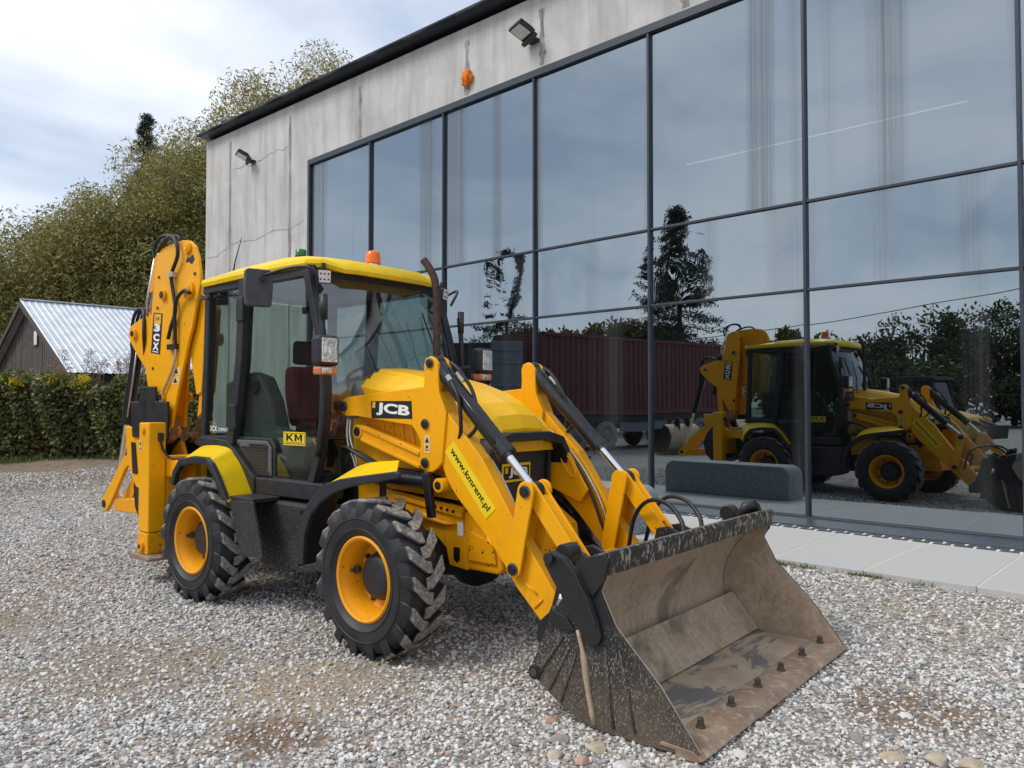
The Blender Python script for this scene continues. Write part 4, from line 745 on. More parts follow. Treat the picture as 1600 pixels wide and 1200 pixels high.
for s in (-1, 1):
    sp_ = MB().prism(SIDE, s*.965, s*.985).build('bucket_side', 'bucket_outside', bk, .004)
    MB().prism([(p[0], p[1]) for p in SIDE[:6]]+[(1.50, .765), (1.42, .69), (1.325, .58), (1.258, .468), (1.23, .36), (1.24, .26), (1.29, .165), (1.365, .085), (1.44, .035), (1.72, .028)], s*.958, s*.9645).build('side_lining', 'bucket_inside', bk)
    LUG = [(1.205, .74), (1.215, .79), (1.26, .81), (1.335, .79), (1.41, .715), (1.47, .62), (1.52, .50), (1.535, .44), (1.515, .405), (1.48, .395), (1.44, .415), (1.36, .53), (1.27, .65)]
    lg = MB().prism(LUG, s*.985, s*1.012).build('clam_hinge_arm', 'black_steel', bk, .006)
    MB().prism([(1.235, .80), (1.26, .81), (1.335, .79), (1.41, .715), (1.47, .62), (1.52, .50), (1.50, .50), (1.45, .61), (1.39, .70), (1.32, .77)], s*1.012, s*1.030).build('arm_rib', 'black_steel', lg, .004)
    disc((1.245, .775), s*.93, s*1.035, .028, 'hinge_pin', 'black_steel', lg); disc((1.29, .79), s*.88, s*.97, .05, 'hinge_bush', 'black_steel', lg)
    MB().prism([(1.44, .80), (1.55, .83), (1.57, .80), (1.54, .70), (1.48, .62), (1.40, .70), (1.40, .75)], s*.9865, s*.999).build('corner_plate', 'black_steel', bk, .004)
    # stiffening beads, split line, clam cylinder
    for (x0, z0, x1, z1) in ((1.62, .40, 1.70, .05), (1.54, .40, 1.585, .04), (1.30, .40, 1.16, .20), (1.34, .36, 1.22, .13), (1.38, .34, 1.29, .09)):
        MB().tube([(x0, s*.986, z0), (x1, s*.986, z1)], .008, 6).build('side_rib', 'bucket_outside', bk, smooth=True)
    MB().tube(curve([(1.39, s*.988, .45), (1.425, s*.990, .33), (1.445, s*.990, .20), (1.48, s*.988, .03)], 4), [.012]*4+[.018]*4+[.014]*4+[.012], 6).build('clam_joint', 'bucket_inside', bk, smooth=True)
    MB().prism([(1.24, .53), (1.33, .50), (1.38, .445), (1.30, .435), (1.22, .46)], s*.985, s*1.0).build('shoulder_plate', 'black_steel', bk, .004)
    MB().cyl((1.265, s*.93, .60), (1.225, s*.93, .50), .016, 10).build('clam_rod', 'chrome', bk, smooth=True); auto_smooth(MB().cyl((1.225, s*.93, .51), (1.125, s*.93, .24), .032, 14).build('clam_cylinder', 'cylinder_black', bk, .004))
    disc((1.13, .195), s*.90, s*.997, .036, 'clam_pivot', 'black_steel', bk); disc((1.13, .195), s*.997, s*1.003, .02, 'clam_pin', 'bolt_steel', bk)
    # mounting brackets behind the bucket
    for y in (.415, .575): MB().prism([(.84, .20), (1.18, .20), (1.175, .36), (1.20, .47), (1.27, .58), (1.325, .655), (1.10, .74), (1.02, .72), (1.0, .60), (.93, .38), (.84, .30)], s*y, s*(y+.025)).build('mounting_bracket', 'black_steel', bk, .005)
    MB().box(.99, 1.03, min(s*.47, s*.53), max(s*.47, s*.53), .28, .46).build('arm_tip_block', 'zinc', bk, .004)
MB().prism([(1.40, .012), (1.40, .032), (1.98, .032), (1.98, .012)], -.955, .955).build('bucket_floor', 'bucket_floor', bk)
MB().prism([(1.82, .034), (1.83, .052), (1.985, .048), (2.03, .020), (2.0, .006), (1.90, .002), (1.90, .0335)], -.99, .99).build('cutting_edge', 'edge_steel', bk, .003)
for y in (-.74, -.41, -.085, .235, .565, .875):
    bb = MB().lathe([(.045, .026), (.058, .024), (.06, .018), (.09, .017), (.094, .012), (.094, 0)], (1.895, y, 0), 'z', 6).build('edge_bolt', 'bolt_steel', bk)
MB().prism([(1.19, .22), (1.10, .24), (1.12, .50), (1.26, .70), (1.335, .665), (1.22, .50), (1.18, .36)], -.40, .40).build('bucket_back_beam', 'black_steel', bk, .006)
for y0, k in ((.10, .10), (.34, .06)):
    MB().tube(curve([(.80, y0*.9+.34, .55), (.86, y0+.32, .78), (1.0, y0+.26, .90), (1.18, y0+.18, .90), (1.30, y0+.12, .82), (1.34, y0+.08, .74)], 6), .014, 8).build('bucket_hose', 'hose', bk, smooth=True)
MB().tube([(1.42, .78, .76), (1.47, .78, .86), (1.52, .82, .88)], [.03, .035, .03], 8).build('lip_lug', 'black_steel', bk, smooth=True); MB().prism([(1.40, .74), (1.40, .84), (1.46, .90), (1.53, .88), (1.55, .82)], .83, .86).build('lip_lug', 'black_steel', bk, .01)
# black hose bundle by the cab front (near side) and at the far side
for s in (-1, 1):
    for k in range(3):
        MB().tube(curve([(-1.0, s*(.50+.02*k), .98), (-.98, s*(.53+.02*k), 1.12+.02*k), (-.90, s*(.55+.02*k), 1.19+.015*k), (-.75, s*(.55+.02*k), 1.17), (-.58, s*(.50+.02*k), 1.08)], 5), .012, 6).build('hose', 'hose', BL, smooth=True)
    for k in range(2): MB().tube(curve([(-.95+.03*k, s*.52, 1.42), (-.95+.03*k, s*.53, 1.32), (-.93+.04*k, s*.53, 1.22), (-.88+.03*k, s*.52, 1.12), (-.87, s*.50, 1.0)], 4), .010, 6).build('hydraulic_pipe', 'zinc', BL, smooth=True)
# ================= rear frame, stabilisers, backhoe
rf = MB().box(-3.32, -3.12, -.80, .80, .60, 1.06).build('rear_frame', 'steel_paint', BL, .012)
MB().box(-3.13, -2.75, -.42, .42, .62, 1.0).build('rear_frame_neck', 'black_steel', rf, .01)
for s in (-1, 1):
    MB().box(-3.28, -2.62, min(s*.74, s*.80), max(s*.74, s*.80), .89, 1.04).build('frame_bracket', 'steel_paint', rf, .01)
    lg = MB().box(-3.29, -3.10, min(s*.805, s*.955), max(s*.805, s*.955), .42, 1.36).build('stabiliser_leg', 'steel_paint', BL, .012)
    MB().box(-3.285, -3.095, min(s*.80, s*.96), max(s*.80, s*.96), .235, .415).build('leg_foot', 'chipped_paint', lg, .01)
    MB().prism([(-3.36, .19), (-3.36, .215), (-3.31, .235), (-3.06, .235), (-3.0, .215), (-3.0, .19)], s*.78, s*1.0).build('foot_pad', 'edge_steel', lg, .008)
    disc((-3.195, .30), s*.96, s*.985, .045, 'foot_pivot', 'chipped_paint', lg); disc((-3.195, .30), s*.985, s*.99, .02, 'pivot_pin', 'pin_black', lg)
    disc((-3.20, 1.30), s*.955, s*.975, .03, 'top_bolt', 'steel_paint', lg)
    MB().box(-3.10, -3.07, min(s*.84, s*.88), max(s*.84, s*.88), 1.20, 1.27).build('hose_box', 'black_plastic', lg); MB().tube(curve([(-3.08, s*.86, 1.2), (-3.07, s*.84, 1.12), (-3.0, s*.80, 1.05), (-2.8, s*.74, 1.06)], 4), .010, 6).build('hose', 'hose', lg, smooth=True)
    q = plate('leg_sticker', (-3.255, s*.956, 1.16), (1, 0, 0) if s < 0 else (-1, 0, 0), (0, 0, 1), .05, .10, 'warn_cream', lg); tq = MB(); tq.prism([(-3.272, 1.165), (-3.24, 1.165), (-3.255, 1.20)], s*.9585, s*.959); tq.prism([(-3.27, 1.12), (-3.245, 1.15), (-3.24, 1.13)], s*.9585, s*.959); tq.build('sticker_picture', 'black_ink', q)
YB0, YB1 = -.60, -.36; YC = -.48
kp = MB().prism([(-3.96, 1.69), (-3.635, 1.685), (-3.63, 1.545), (-3.395, 1.545), (-3.39, 1.20), (-4.10, 1.20), (-4.146, 1.545), (-3.955, 1.545)], -.66, -.632).build('kingpost_plate', 'black_steel', BL, .01)
MB().box(-3.60, -3.33, -.78, -.16, .62, 1.04).build('slide_carriage', 'steel_paint', kp, .012); MB().prism([(-4.30, 1.30), (-3.80, 1.30), (-3.62, .98), (-3.40, .96), (-3.40, .66), (-4.05, .72), (-4.25, .95)], -.64, -.60).build('kingpost', 'steel_paint', kp, .012)
MB().prism([(-4.30, 1.30), (-3.80, 1.30), (-3.62, .98), (-3.40, .96), (-3.40, .66), (-4.05, .72), (-4.25, .95)], -.36, -.32).build('kingpost', 'steel_paint', kp, .012); MB().prism([(-4.14, 1.15), (-4.06, 1.15), (-4.0, .85), (-4.10, .85)], -.650, -.641).build('kingpost_slot', 'pin_black', kp)
BOOM = [(-3.731, 2.981), (-3.56, 3.0), (-3.381, 3.012), (-3.249, 3.012), (-3.131, 2.992), (-3.026, 2.924), (-2.967, 2.808), (-2.942, 2.686), (-2.940, 2.572), (-2.961, 2.518), (-3.068, 2.201), (-3.123, 2.101), (-3.347, 1.558), (-3.44, 1.30), (-3.70, 1.30), (-3.80, 1.45), (-3.921, 1.713), (-3.966, 1.869), (-3.86, 2.387), (-3.791, 2.78)]
bo = MB().prism(BOOM, YB0, YB0+.03).build('boom', 'steel_paint', BL, .008); MB().prism([(-3.731, 2.93), (-3.62, 2.97), (-3.52, 2.93), (-3.46, 2.75), (-3.48, 2.4), (-3.55, 1.9), (-3.60, 1.30), (-3.70, 1.30), (-3.921, 1.713), (-3.966, 1.869), (-3.86, 2.387), (-3.791, 2.78)], YB1-.03, YB1).build('boom_far_plate', 'steel_paint', bo, .008)
MB().prism([(-3.66, 2.85), (-3.55, 2.85), (-3.58, 1.75), (-3.65, 1.40), (-3.80, 1.75), (-3.72, 2.35)], YB0+.03, YB1-.03).build('boom_web', 'dirty_paint', bo)
MB().prism([(-3.5, 2.9), (-3.12, 2.88), (-3.06, 2.7), (-3.10, 2.5), (-3.3, 1.9), (-3.5, 1.9)], YB0+.03, YB0+.09).build('boom_core', 'dirty_paint', bo, .01)
for c, r, rr in (((-3.142, 2.925), .055, .032), ((-3.593, 2.541), .05, .034), ((-3.11, 2.545), .085, .05), ((-3.59, 1.585), .045, .03)):
    for y0, y1, y2 in ((YB0, YB0-.028, YB0-.036),)+(((YB1, YB1+.028, YB1+.036),) if c[0] < -3.5 else ()):
        disc(c, y0, y1, r, 'boom_boss', 'steel_paint', bo); disc(c, y1, y2, rr, 'pivot_pin', 'steel_paint' if c[0] > -3.2 else 'pin_black', bo)
for x, z in ((-3.70, 2.72), (-3.02, 2.68), (-3.72, 2.43), (-3.80, 1.86)): disc((x, z), YB0, YB0-.012, .014, 'bolt', 'bolt_steel', bo)
MB().prism([(-3.20, 2.80), (-3.16, 2.85), (-3.13, 2.83), (-3.06, 2.86), (-3.03, 2.81), (-3.08, 2.77), (-3.14, 2.80)], YB0-.0015, YB0).build('pin_clip', 'pin_black', bo)
# decals on the boom, both sides
for y, s in ((YB0, -1), (YB1, 1)):
    xd = (1, 0, 0) if s < 0 else (-1, 0, 0); up = Vector((-.13*0+.115, 0, 1)).normalized(); dn = -up; rt = Vector((-1, 0, .115)) if s < 0 else Vector((1, 0, -.115))
    c0 = Vector((-3.735, y, 2.19)); d = plate('model_plate', c0, Vector((1, 0, -.115)) if s < 0 else Vector((-1, 0, .115)), up, .185, .385, 'black_ink', bo)
    e0 = c0+up*.135; plate('model_emblem', (e0.x, y+s*.002, e0.z), Vector((1, 0, -.115)) if s < 0 else Vector((-1, 0, .115)), up, .135, .095, 'sticker_orange', d, .001)
    lettering('emblem_mark', 'JCB', (e0.x, y+s*.0032, e0.z), Vector((1, 0, -.115)) if s < 0 else Vector((-1, 0, .115)), up, .08, .035, 'black_ink', d, .02, .0006)
    for ch, k in (('3', .052), ('C', -.038), ('X', -.122)):
        p = c0+up*k; lettering('model_letter', ch, (p.x, y+s*.0022, p.z), Vector((1, 0, -.115)) if s < 0 else Vector((-1, 0, .115)), up, .125, .072, 'white_ink', d, .06, .0008)
    p = c0+up*(-.175); plate('model_underline', (p.x, y+s*.002, p.z), Vector((1, 0, -.115)) if s < 0 else Vector((-1, 0, .115)), up, .12, .010, 'white_ink', d, .001)
    for dx, dz in ((0, 0), (-.055, -.085)):
        q = plate('warning_sticker', (-3.345+dx*.3, y, 1.82+dz), xd, (.1, 0, 1), .15, .075, 'warn_cream', bo); MB().prism([(-3.38+dx*.3, 1.80+dz), (-3.31+dx*.3, 1.80+dz), (-3.345+dx*.3, 1.85+dz)], y+s*.0022, y+s*.003).build('warning_picture', 'black_ink', q)
# inner boom piece folded towards the cab
di = MB().prism([(-3.20, 2.62), (-3.08, 2.56), (-2.95, 2.44), (-2.90, 2.36), (-2.93, 2.1), (-2.99, 1.62), (-3.08, 1.60), (-3.26, 2.17)], -.55, -.41).build('dipper', 'steel_paint', BL, .012)
MB().prism([(-3.06, 1.62), (-2.98, 1.66), (-2.99, 1.45), (-3.10, 1.40)], -.53, -.43).build('dipper_foot', 'dirty_paint', di, .008)
MB().tube(curve([(-2.92, -.50, 2.28), (-2.86, -.50, 2.20), (-2.86, -.50, 2.05), (-2.92, -.50, 1.95)], 5), .014, 8).build('hose', 'hose', di, smooth=True); disc((-2.93, 2.10), -.56, -.40, .06, 'dipper_boss', 'steel_paint', di)
# ram bracket on the back of the boom
br = MB().prism([(-4.03, 2.40), (-4.40, 2.30), (-4.44, 2.23), (-4.40, 2.15), (-4.217, 1.99), (-4.03, 1.85), (-3.93, 1.90), (-3.85, 2.38)], -.56, -.53).build('ram_bracket', 'steel_paint', BL, .008)
MB().prism([(-4.03, 2.40), (-4.40, 2.30), (-4.44, 2.23), (-4.40, 2.15), (-4.217, 1.99), (-4.03, 1.85), (-3.93, 1.90), (-3.85, 2.38)], -.43, -.40).build('bracket_plate', 'steel_paint', br, .008)
disc((-4.28, 2.22), -.59, -.37, .055, 'bracket_boss', 'steel_paint', br); disc((-4.28, 2.22), -.60, -.36, .028, 'pivot_pin', 'pin_black', br)
MB().prism([(-4.05, 1.86), (-3.95, 1.90), (-3.88, 1.32), (-4.0, 1.30)], -.54, -.42).build('back_strut', 'steel_paint', br, .01)
# bucket ram: black body, chrome rod, down to the links
A = Vector((-4.36, YC, 2.20)); B_ = Vector((-4.88, YC, .50)); D = (B_-A).normalized()
rm = auto_smooth(MB().cyl(A, A+D*.92, .056, 20).build('bucket_ram', 'cylinder_black', BL, .006)); auto_smooth(MB().cyl(A+D*.90, B_, .028, 16).build('ram_rod', 'chrome', rm))
MB().tube([A+D*.03+Vector((.05, -.03, 0)), A+D*.85+Vector((.06, -.03, 0))], .010, 6).build('ram_pipe', 'zinc', rm, smooth=True)
for k in range(3): MB().tube(curve([(-4.10, -.54+.04*k, 1.98), (-4.05, -.58+.04*k, 2.2), (-4.10, -.56+.04*k, 2.42), (-4.28, -.53+.04*k, 2.47), (-4.42, -.52+.04*k, 2.38), (-4.45, -.52+.04*k, 2.15), (-4.46, -.50+.04*k, 2.0)], 5), .017, 8).build('hose', 'hose', rm, smooth=True)
for y in (-.58, -.38):
    MB().prism([(-4.93, .44), (-4.93, .53), (-4.86, .58), (-4.42, .99), (-4.25, 1.05), (-4.22, .96), (-4.38, .88), (-4.70, .52), (-4.82, .41)], y-.02, y+.02).build('tipping_link', 'steel_paint', rm, .008); disc((-4.86, .49), y-.03, y+.03, .04, 'pivot_pin', 'pin_black', rm)
MB().prism([(-4.70, .55), (-4.0, .60), (-4.0, .45), (-4.66, .43)], -.58, -.40).build('bucket_hanger', 'dirty_paint', rm, .01); MB().prism([(-4.35, 1.1), (-4.2, 1.15), (-3.98, .72), (-3.98, .55), (-4.12, .58)], -.53, -.43).build('hanger_web', 'steel_paint', rm, .01)
# dipper ram: rod and tubes up the back of the boom
MB().cyl((-3.86, -.52, 2.97), (-4.05, -.52, 2.36), .028, 14).build('dipper_rod', 'chrome', BL, smooth=True); dr = auto_smooth(MB().cyl((-3.99, -.46, 2.50), (-4.12, -.46, 1.70), .05, 18).build('dipper_ram', 'cylinder_black', BL, .005))
MB().tube([(-3.86, -.57, 2.92), (-3.99, -.58, 2.5), (-4.02, -.56, 2.38)], .014, 8).build('ram_pipe', 'zinc', dr, smooth=True); MB().prism([(-3.82, 2.93), (-3.77, 2.95), (-3.86, 2.60), (-3.93, 2.60)], -.585, -.575).build('ram_guard', 'dirty_paint', dr)
for k in range(2):
    MB().tube(curve([(-3.88, -.56+.08*k, 2.90), (-3.90, -.56+.08*k, 3.03), (-3.78+.05*k, -.55+.06*k, 3.12), (-3.60+.05*k, -.54+.05*k, 3.10), (-3.52, -.50, 3.0)], 6), .016, 8).build('hose', 'hose', bo, smooth=True)
# hoses over the outer face of the boom
MB().tube(curve([(-3.72, -.60, 2.97), (-3.60, -.62, 3.03), (-3.40, -.64, 3.06), (-3.28, -.645, 2.98), (-3.27, -.64, 2.86), (-3.37, -.635, 2.74), (-3.40, -.63, 2.66), (-3.34, -.63, 2.48), (-3.32, -.63, 2.36), (-3.40, -.63, 2.22), (-3.45, -.63, 2.12)], 5), .017, 8).build('hose', 'hose', bo, smooth=True)
MB().tube(curve([(-3.0, -.66, 2.50), (-3.10, -.66, 2.53), (-3.25, -.65, 2.47), (-3.31, -.64, 2.34), (-3.32, -.63, 2.17), (-3.32, -.625, 2.05)], 5), .017, 8).build('hose', 'hose', bo, smooth=True)
MB().tube(curve([(-3.32, -.62, 2.05), (-3.34, -.62, 1.90), (-3.45, -.62, 1.75), (-3.56, -.62, 1.62), (-3.58, -.62, 1.45)], 5), .012, 8).build('boom_pipe', 'zinc', bo, smooth=True)
MB().box(-3.46, -3.30, -.64, -.60, 2.02, 2.07).build('hose_clamp', 'black_steel', bo, .004); MB().box(-3.42, -3.35, -.655, -.60, 2.68, 2.73).build('hose_clamp', 'zinc', bo, .004)
# rear digging bucket, curled up
RB = [(-3.72, 1.20), (-3.88, 1.10), (-4.06, .92), (-4.14, .72), (-4.10, .52), (-3.98, .38), (-3.80, .34), (-3.66, .42)]
rb = strip(RB[::-1], -.62, -.06, .018, 'digging_bucket', 'bucket_outside', BL)
for y in (-.62, -.08): MB().prism([(-3.72, 1.20), (-3.88, 1.10), (-4.06, .92), (-4.14, .72), (-4.10, .52), (-3.98, .38), (-3.80, .34), (-3.66, .42), (-3.70, .80)], y, y+.02).build('bucket_cheek', 'bucket_outside', rb, .004)
for k in range(5):
    y = -.60+k*.115; MB().add([(-3.78, y, 1.14), (-3.70, y, 1.18), (-3.70, y+.07, 1.18), (-3.78, y+.07, 1.14), (-3.64, y+.015, 1.39), (-3.62, y+.015, 1.385), (-3.62, y+.055, 1.385), (-3.64, y+.055, 1.39)], [(3,2,1,0),(4,5,6,7),(0,1,5,4),(1,2,6,5),(2,3,7,6),(3,0,4,7)]).build('bucket_tooth', 'edge_steel', rb, .005, fix=True)
# ================================================================== VEGETATION
def leaves(name, P, size, mat, parent, asp=.3, droop=0., seed=1, up=0.):
    """P (n,3) leaf positions -> one mesh of small bent leaf blades"""
    r = np.random.default_rng(seed); n = len(P); d = r.normal(size=(n, 3)); d[:, 2] = d[:, 2]*(1-droop)-droop*1.6+up; d /= np.linalg.norm(d, axis=1)[:, None]
    t = r.normal(size=(n, 3)); t -= (t*d).sum(1)[:, None]*d; t /= np.linalg.norm(t, axis=1)[:, None]; L = size*r.uniform(.6, 1.35, n)[:, None]
    V = np.stack([P, P+d*L*.5+t*L*asp*.5, P+d*L, P+d*L*.5-t*L*asp*.5], 1).reshape(-1, 3); Q = np.arange(4*n).reshape(-1, 4)
    return np_mesh(name, V, Q, mat, parent)
def clumps(c, rad, nc, rc, n, seed, shell=.55, flat=1.):
    """leaf positions: small clumps spread through an ellipsoid"""
    r = np.random.default_rng(seed); u = r.normal(size=(nc, 3)); u /= np.linalg.norm(u, axis=1)[:, None]; u *= (r.uniform(shell**3, 1, nc)**(1/3))[:, None]
    C = np.array(c)+u*np.array(rad); R_ = rc*r.uniform(.55, 1.35, nc); k = r.integers(0, nc, n); v = r.normal(size=(n, 3)); v /= np.linalg.norm(v, axis=1)[:, None]; v *= (r.uniform(.15, 1, n)**.5)[:, None]; v[:, 2] *= flat
    return C[k]+v*R_[k][:, None], C
def trunk(name, base, top, r0, limbs, parent, seed):
    r = random.Random(seed); m = MB(); b_ = Vector(base); t = Vector(top); pts = [b_.lerp(t, k/6)+Vector((r.uniform(-.12, .12), r.uniform(-.12, .12), 0))*(k > 0) for k in range(7)]; m.tube(pts, [r0*(1-.13*k) for k in range(7)], 9)
    for q in limbs:
        a = b_.lerp(t, r.uniform(.3, .85)); q = Vector(q); mid = a.lerp(q, .5)+Vector((r.uniform(-.3, .3), r.uniform(-.3, .3), .3)); m.tube(curve([a, mid, q], 3), [r0*.4*(1-.12*k) for k in range(7)], 6)
    return m.build(name, 'bark', parent, smooth=True)
def tree(name, label, x, y, h, rad, nl, mat, size, seed, asp=.3, droop=0., group=None, z0f=.30, nc=46, rc=1.0, cat='tree'):
    o = empty(name, (x, y, 0)); tag(o, label, cat, group); zc = h*(1+z0f)/2; rz = h*(1-z0f)/2-rc*.5
    P, C = clumps((0, 0, zc), (rad, rad, rz), nc, rc, nl, seed, .45); P[:, 2] = np.maximum(P[:, 2], .1)
    trunk('trunk', (0, 0, -.1), (.2, .1, h*.72), h*.022, [tuple(q) for q in C[:12]], o, seed); leaves('crown', P, size, mat, o, asp, droop, seed); return o
W_ = [(-36.5, 5.5, 9.1, 3.4, 'bushy olive willow at the open end of the hedge line'), (-35.1, 9.6, 11.0, 3.4, 'olive willow rising behind the tin roofed shed'), (-34.4, 13.2, 13.9, 3.7, 'tall yellow green willow in front of the dark spruce'),
      (-32.0, 16.4, 18.2, 4.4, 'tall feathery willow beside the concrete corner'), (-32.5, 21.8, 21.6, 5.2, 'tallest willow showing its crown above the hall gutter')]
for i, (x, y, h, rd, lab) in enumerate(W_):
    tree('willow_tree', lab, x, y, h, rd, (65000, 90000, 95000, 120000, 130000)[i], 'willow_leaf', .215, 20+i, .28, .42, 'willows behind the hedge', .04, 170, 1.5)
for i, (x, y, h) in enumerate(((-33.5, 3.0, 4.6), (-33.0, 7.5, 5.0), (-31.5, 11.0, 6.2), (-30.0, 14.2, 7.5), (-28.6, 16.8, 8.0))):
    tree('willow_bush', ['low willow bush at the foot of the bushy olive willow', 'low willow bush right behind the shed', 'rounded willow bush between shed and folded digger arm', 'dense willow bush below the feathery willow', 'dark willow bush against the corner of the hall'][i], x, y, h, 2.8, 30000, 'willow_leaf', .17, 60+i, .24, .4, 'willow bushes behind the hedge', .05, 40, 1.1, 'bush')
def spruce(label, x, y, h, rad, nl, seed, group=None):
    o = empty('spruce_tree', (x, y, 0)); tag(o, label, 'tree', group); r = np.random.default_rng(seed); P = []
    nb = int(h*11); per = nl//nb; m = MB().tube([(0, 0, 0), (0, 0, h*.5), (0, 0, h)], [h*.018, h*.011, .01], 8)
    for k in range(nb):
        t = (k+.5)/nb; z = h*(.10+.89*t); L = rad*(1-t)**.85*r.uniform(.7, 1.15)+.15; a = r.uniform(0, 2*math.pi); dz = -L*.28; q = r.uniform(0.05, 1, per)**.8
        B0 = np.stack([np.cos(a)*L*q, np.sin(a)*L*q, z+dz*q+L*.14*q**3], 1); w = .10+.20*L*(1-q)*.6+.05
        B0 += r.normal(size=(per, 3))*np.stack([w, w, w*.45], 1)*.8; P.append(B0)
        if k % 3 == 0: m.tube([(0, 0, z), (math.cos(a)*L*.8, math.sin(a)*L*.8, z+dz*.8)], [.03, .008], 4)
    m.build('trunk', 'bark', o); leaves('crown', np.concatenate(P), .20, 'needle', o, .26, .25, seed); return o
spruce('dark spruce poking out above the willows', -41.5, 16.4, 18.6, 3.3, 26000, 5)
# hedge in front of the shed
HX, HY = (CAMP[0]-.643*19.6, CAMP[1]+.766*19.6); rdir = np.array([.766, .643]); fdir = np.array([-.643, .766])
r = np.random.default_rng(3); n = 52000; a = r.uniform(-16.5, -4.6, n); b_ = np.abs(r.normal(size=n))*.35; z = r.uniform(0, 1, n)**.85
top = 2.05+.16*np.sin(a*1.9)+.12*np.sin(a*4.3+1)+.07*np.sin(a*11); bul = .10*np.sin(a*2.7)+.12*np.sin(a*5.1+z*3)+.10*np.sin(a*9+z*7); P = np.stack([a, b_*1.2+bul+.25*(z-.5)**2*2, z*top+r.normal(size=n)*.03], 1)
k = r.uniform(0, 1, n) < .25; P[k, 1] = r.uniform(.0, 1.5, k.sum()); P[k, 2] = top[k]*(1+r.normal(size=k.sum())*.03); P[:, 2] = np.maximum(P[:, 2], .02)
W3 = np.stack([HX+P[:, 0]*rdir[0]+P[:, 1]*fdir[0], HY+P[:, 0]*rdir[1]+P[:, 1]*fdir[1], P[:, 2]], 1)
hd = empty('hedge', (HX-10*rdir[0], HY-10*rdir[1], 0)); tag(hd, 'tangled green hedge with browning leaves in front of the shed', 'hedge')
lv = leaves('foliage', W3-np.array([hd.location.x, hd.location.y, 0]), .115, 'hedge_leaf', hd, .62, .2, 9)
m = MB()
for i in range(150):
    t = random.uniform(-16.3, -4.8); p = Vector((HX+t*rdir[0]+.35*fdir[0]-hd.location.x, HY+t*rdir[1]+.35*fdir[1]-hd.location.y, 0)); m.tube([p, p+Vector((random.uniform(-.3, .3), random.uniform(-.3, .3), random.uniform(.7, 1.9)))], [.014, .004], 4)
m.build('stems', 'bark', hd)
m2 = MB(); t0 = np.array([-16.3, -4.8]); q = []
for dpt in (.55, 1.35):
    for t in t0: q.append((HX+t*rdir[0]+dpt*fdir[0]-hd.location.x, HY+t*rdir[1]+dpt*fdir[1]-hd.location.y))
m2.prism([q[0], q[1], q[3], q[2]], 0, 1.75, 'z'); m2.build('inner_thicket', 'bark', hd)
# reeds and yellow flowers over the hedge top, dry grass at its foot
def camp(right, fwd, z=0): return Vector((CAMP[0]+right*rdir[0]+fwd*fdir[0], CAMP[1]+right*rdir[1]+fwd*fdir[1], z))
for i, (rt, lab) in enumerate(((-12.3, 'feathery reed tuft over the hedge below the gable window'), (-11.3, 'feathery reed tuft over the hedge at the white gable base'), (-10.6, 'feathery reed tuft over the hedge by the roof corner'), (-9.9, 'feathery reed tuft over the hedge beside the black ram'))):
    b0 = camp(rt, 20.9, .0); o = empty('reed', b0); tag(o, lab, 'reed', 'reeds over the hedge'); st = MB(); PP = []
    for k in range(7):
        dx, dy = random.uniform(-.3, .3), random.uniform(-.3, .3); h = random.uniform(2.3, 2.9); st.tube([(0, 0, 0), (dx*.5, dy*.5, h*.6), (dx, dy, h)], [.012, .009, .004], 4); PP.append(np.array([dx, dy, h])+np.random.default_rng(k+i*9).normal(size=(60, 3))*np.array([.05, .05, .13]))
    st.build('stalks', 'reed_plume', o); tag(leaves('plumes', np.concatenate(PP), .10, 'reed_plume', o, .2, .3, i), kind='stuff')
for i, (rt, lab) in enumerate(((-11.95, 'patch of yellow flowers on the hedge under the shed gable'), (-11.1, 'small patch of yellow flowers on the hedge by the shed roof corner'), (-12.9, 'pale yellow flowers at the open end of the hedge'))):
    b0 = camp(rt, 19.8); o = empty('yellow_flowers', b0); tag(o, lab, 'flowers', 'yellow flowers on the hedge'); P, C = clumps((0, 0, 2.1), (.38, .2, .12), 10, .1, 260, 30+i); leaves('blossoms', P, .075, 'yellow_flower', o, .7, 0, i)
    st = MB(); [st.tube([(0, 0, 0), tuple(q)], [.01, .004], 4) for q in C]; st.build('stalks', 'bark', o)
# fringe of grass at the hedge foot and weeds by the pavement
r = np.random.default_rng(8); n = 2600; a = r.uniform(-16, -5, n); P = np.stack([HX+a*rdir[0]+r.normal(size=n)*.25*fdir[0]-.15*fdir[0], HY+a*rdir[1]-.15*fdir[1]+r.normal(size=n)*.2, np.zeros(n)], 1); gx = leaves('grass', P, .22, 'grass_blade', None, .10, 0, 4, 1.6); tag(gx, 'rough grass along the foot of the hedge', 'grass', kind='stuff')
P = []; r = np.random.default_rng(12)
for sx_, cnt in ((-3.15, 110), (-2.95, 60), (-2.45, 120), (-2.3, 60), (-1.95, 40), (-4.0, 40)):
    for _ in range(cnt): p = wk(sx_+r.normal()*.07, 7.10+r.normal()*.02); P.append((p[0], p[1], .12))
gx = leaves('weeds', np.array(P), .045, 'grass_blade', None, .16, 0, 5, 1.2); tag(gx, 'tiny green weeds along the pavement edge', 'weeds', kind='stuff')
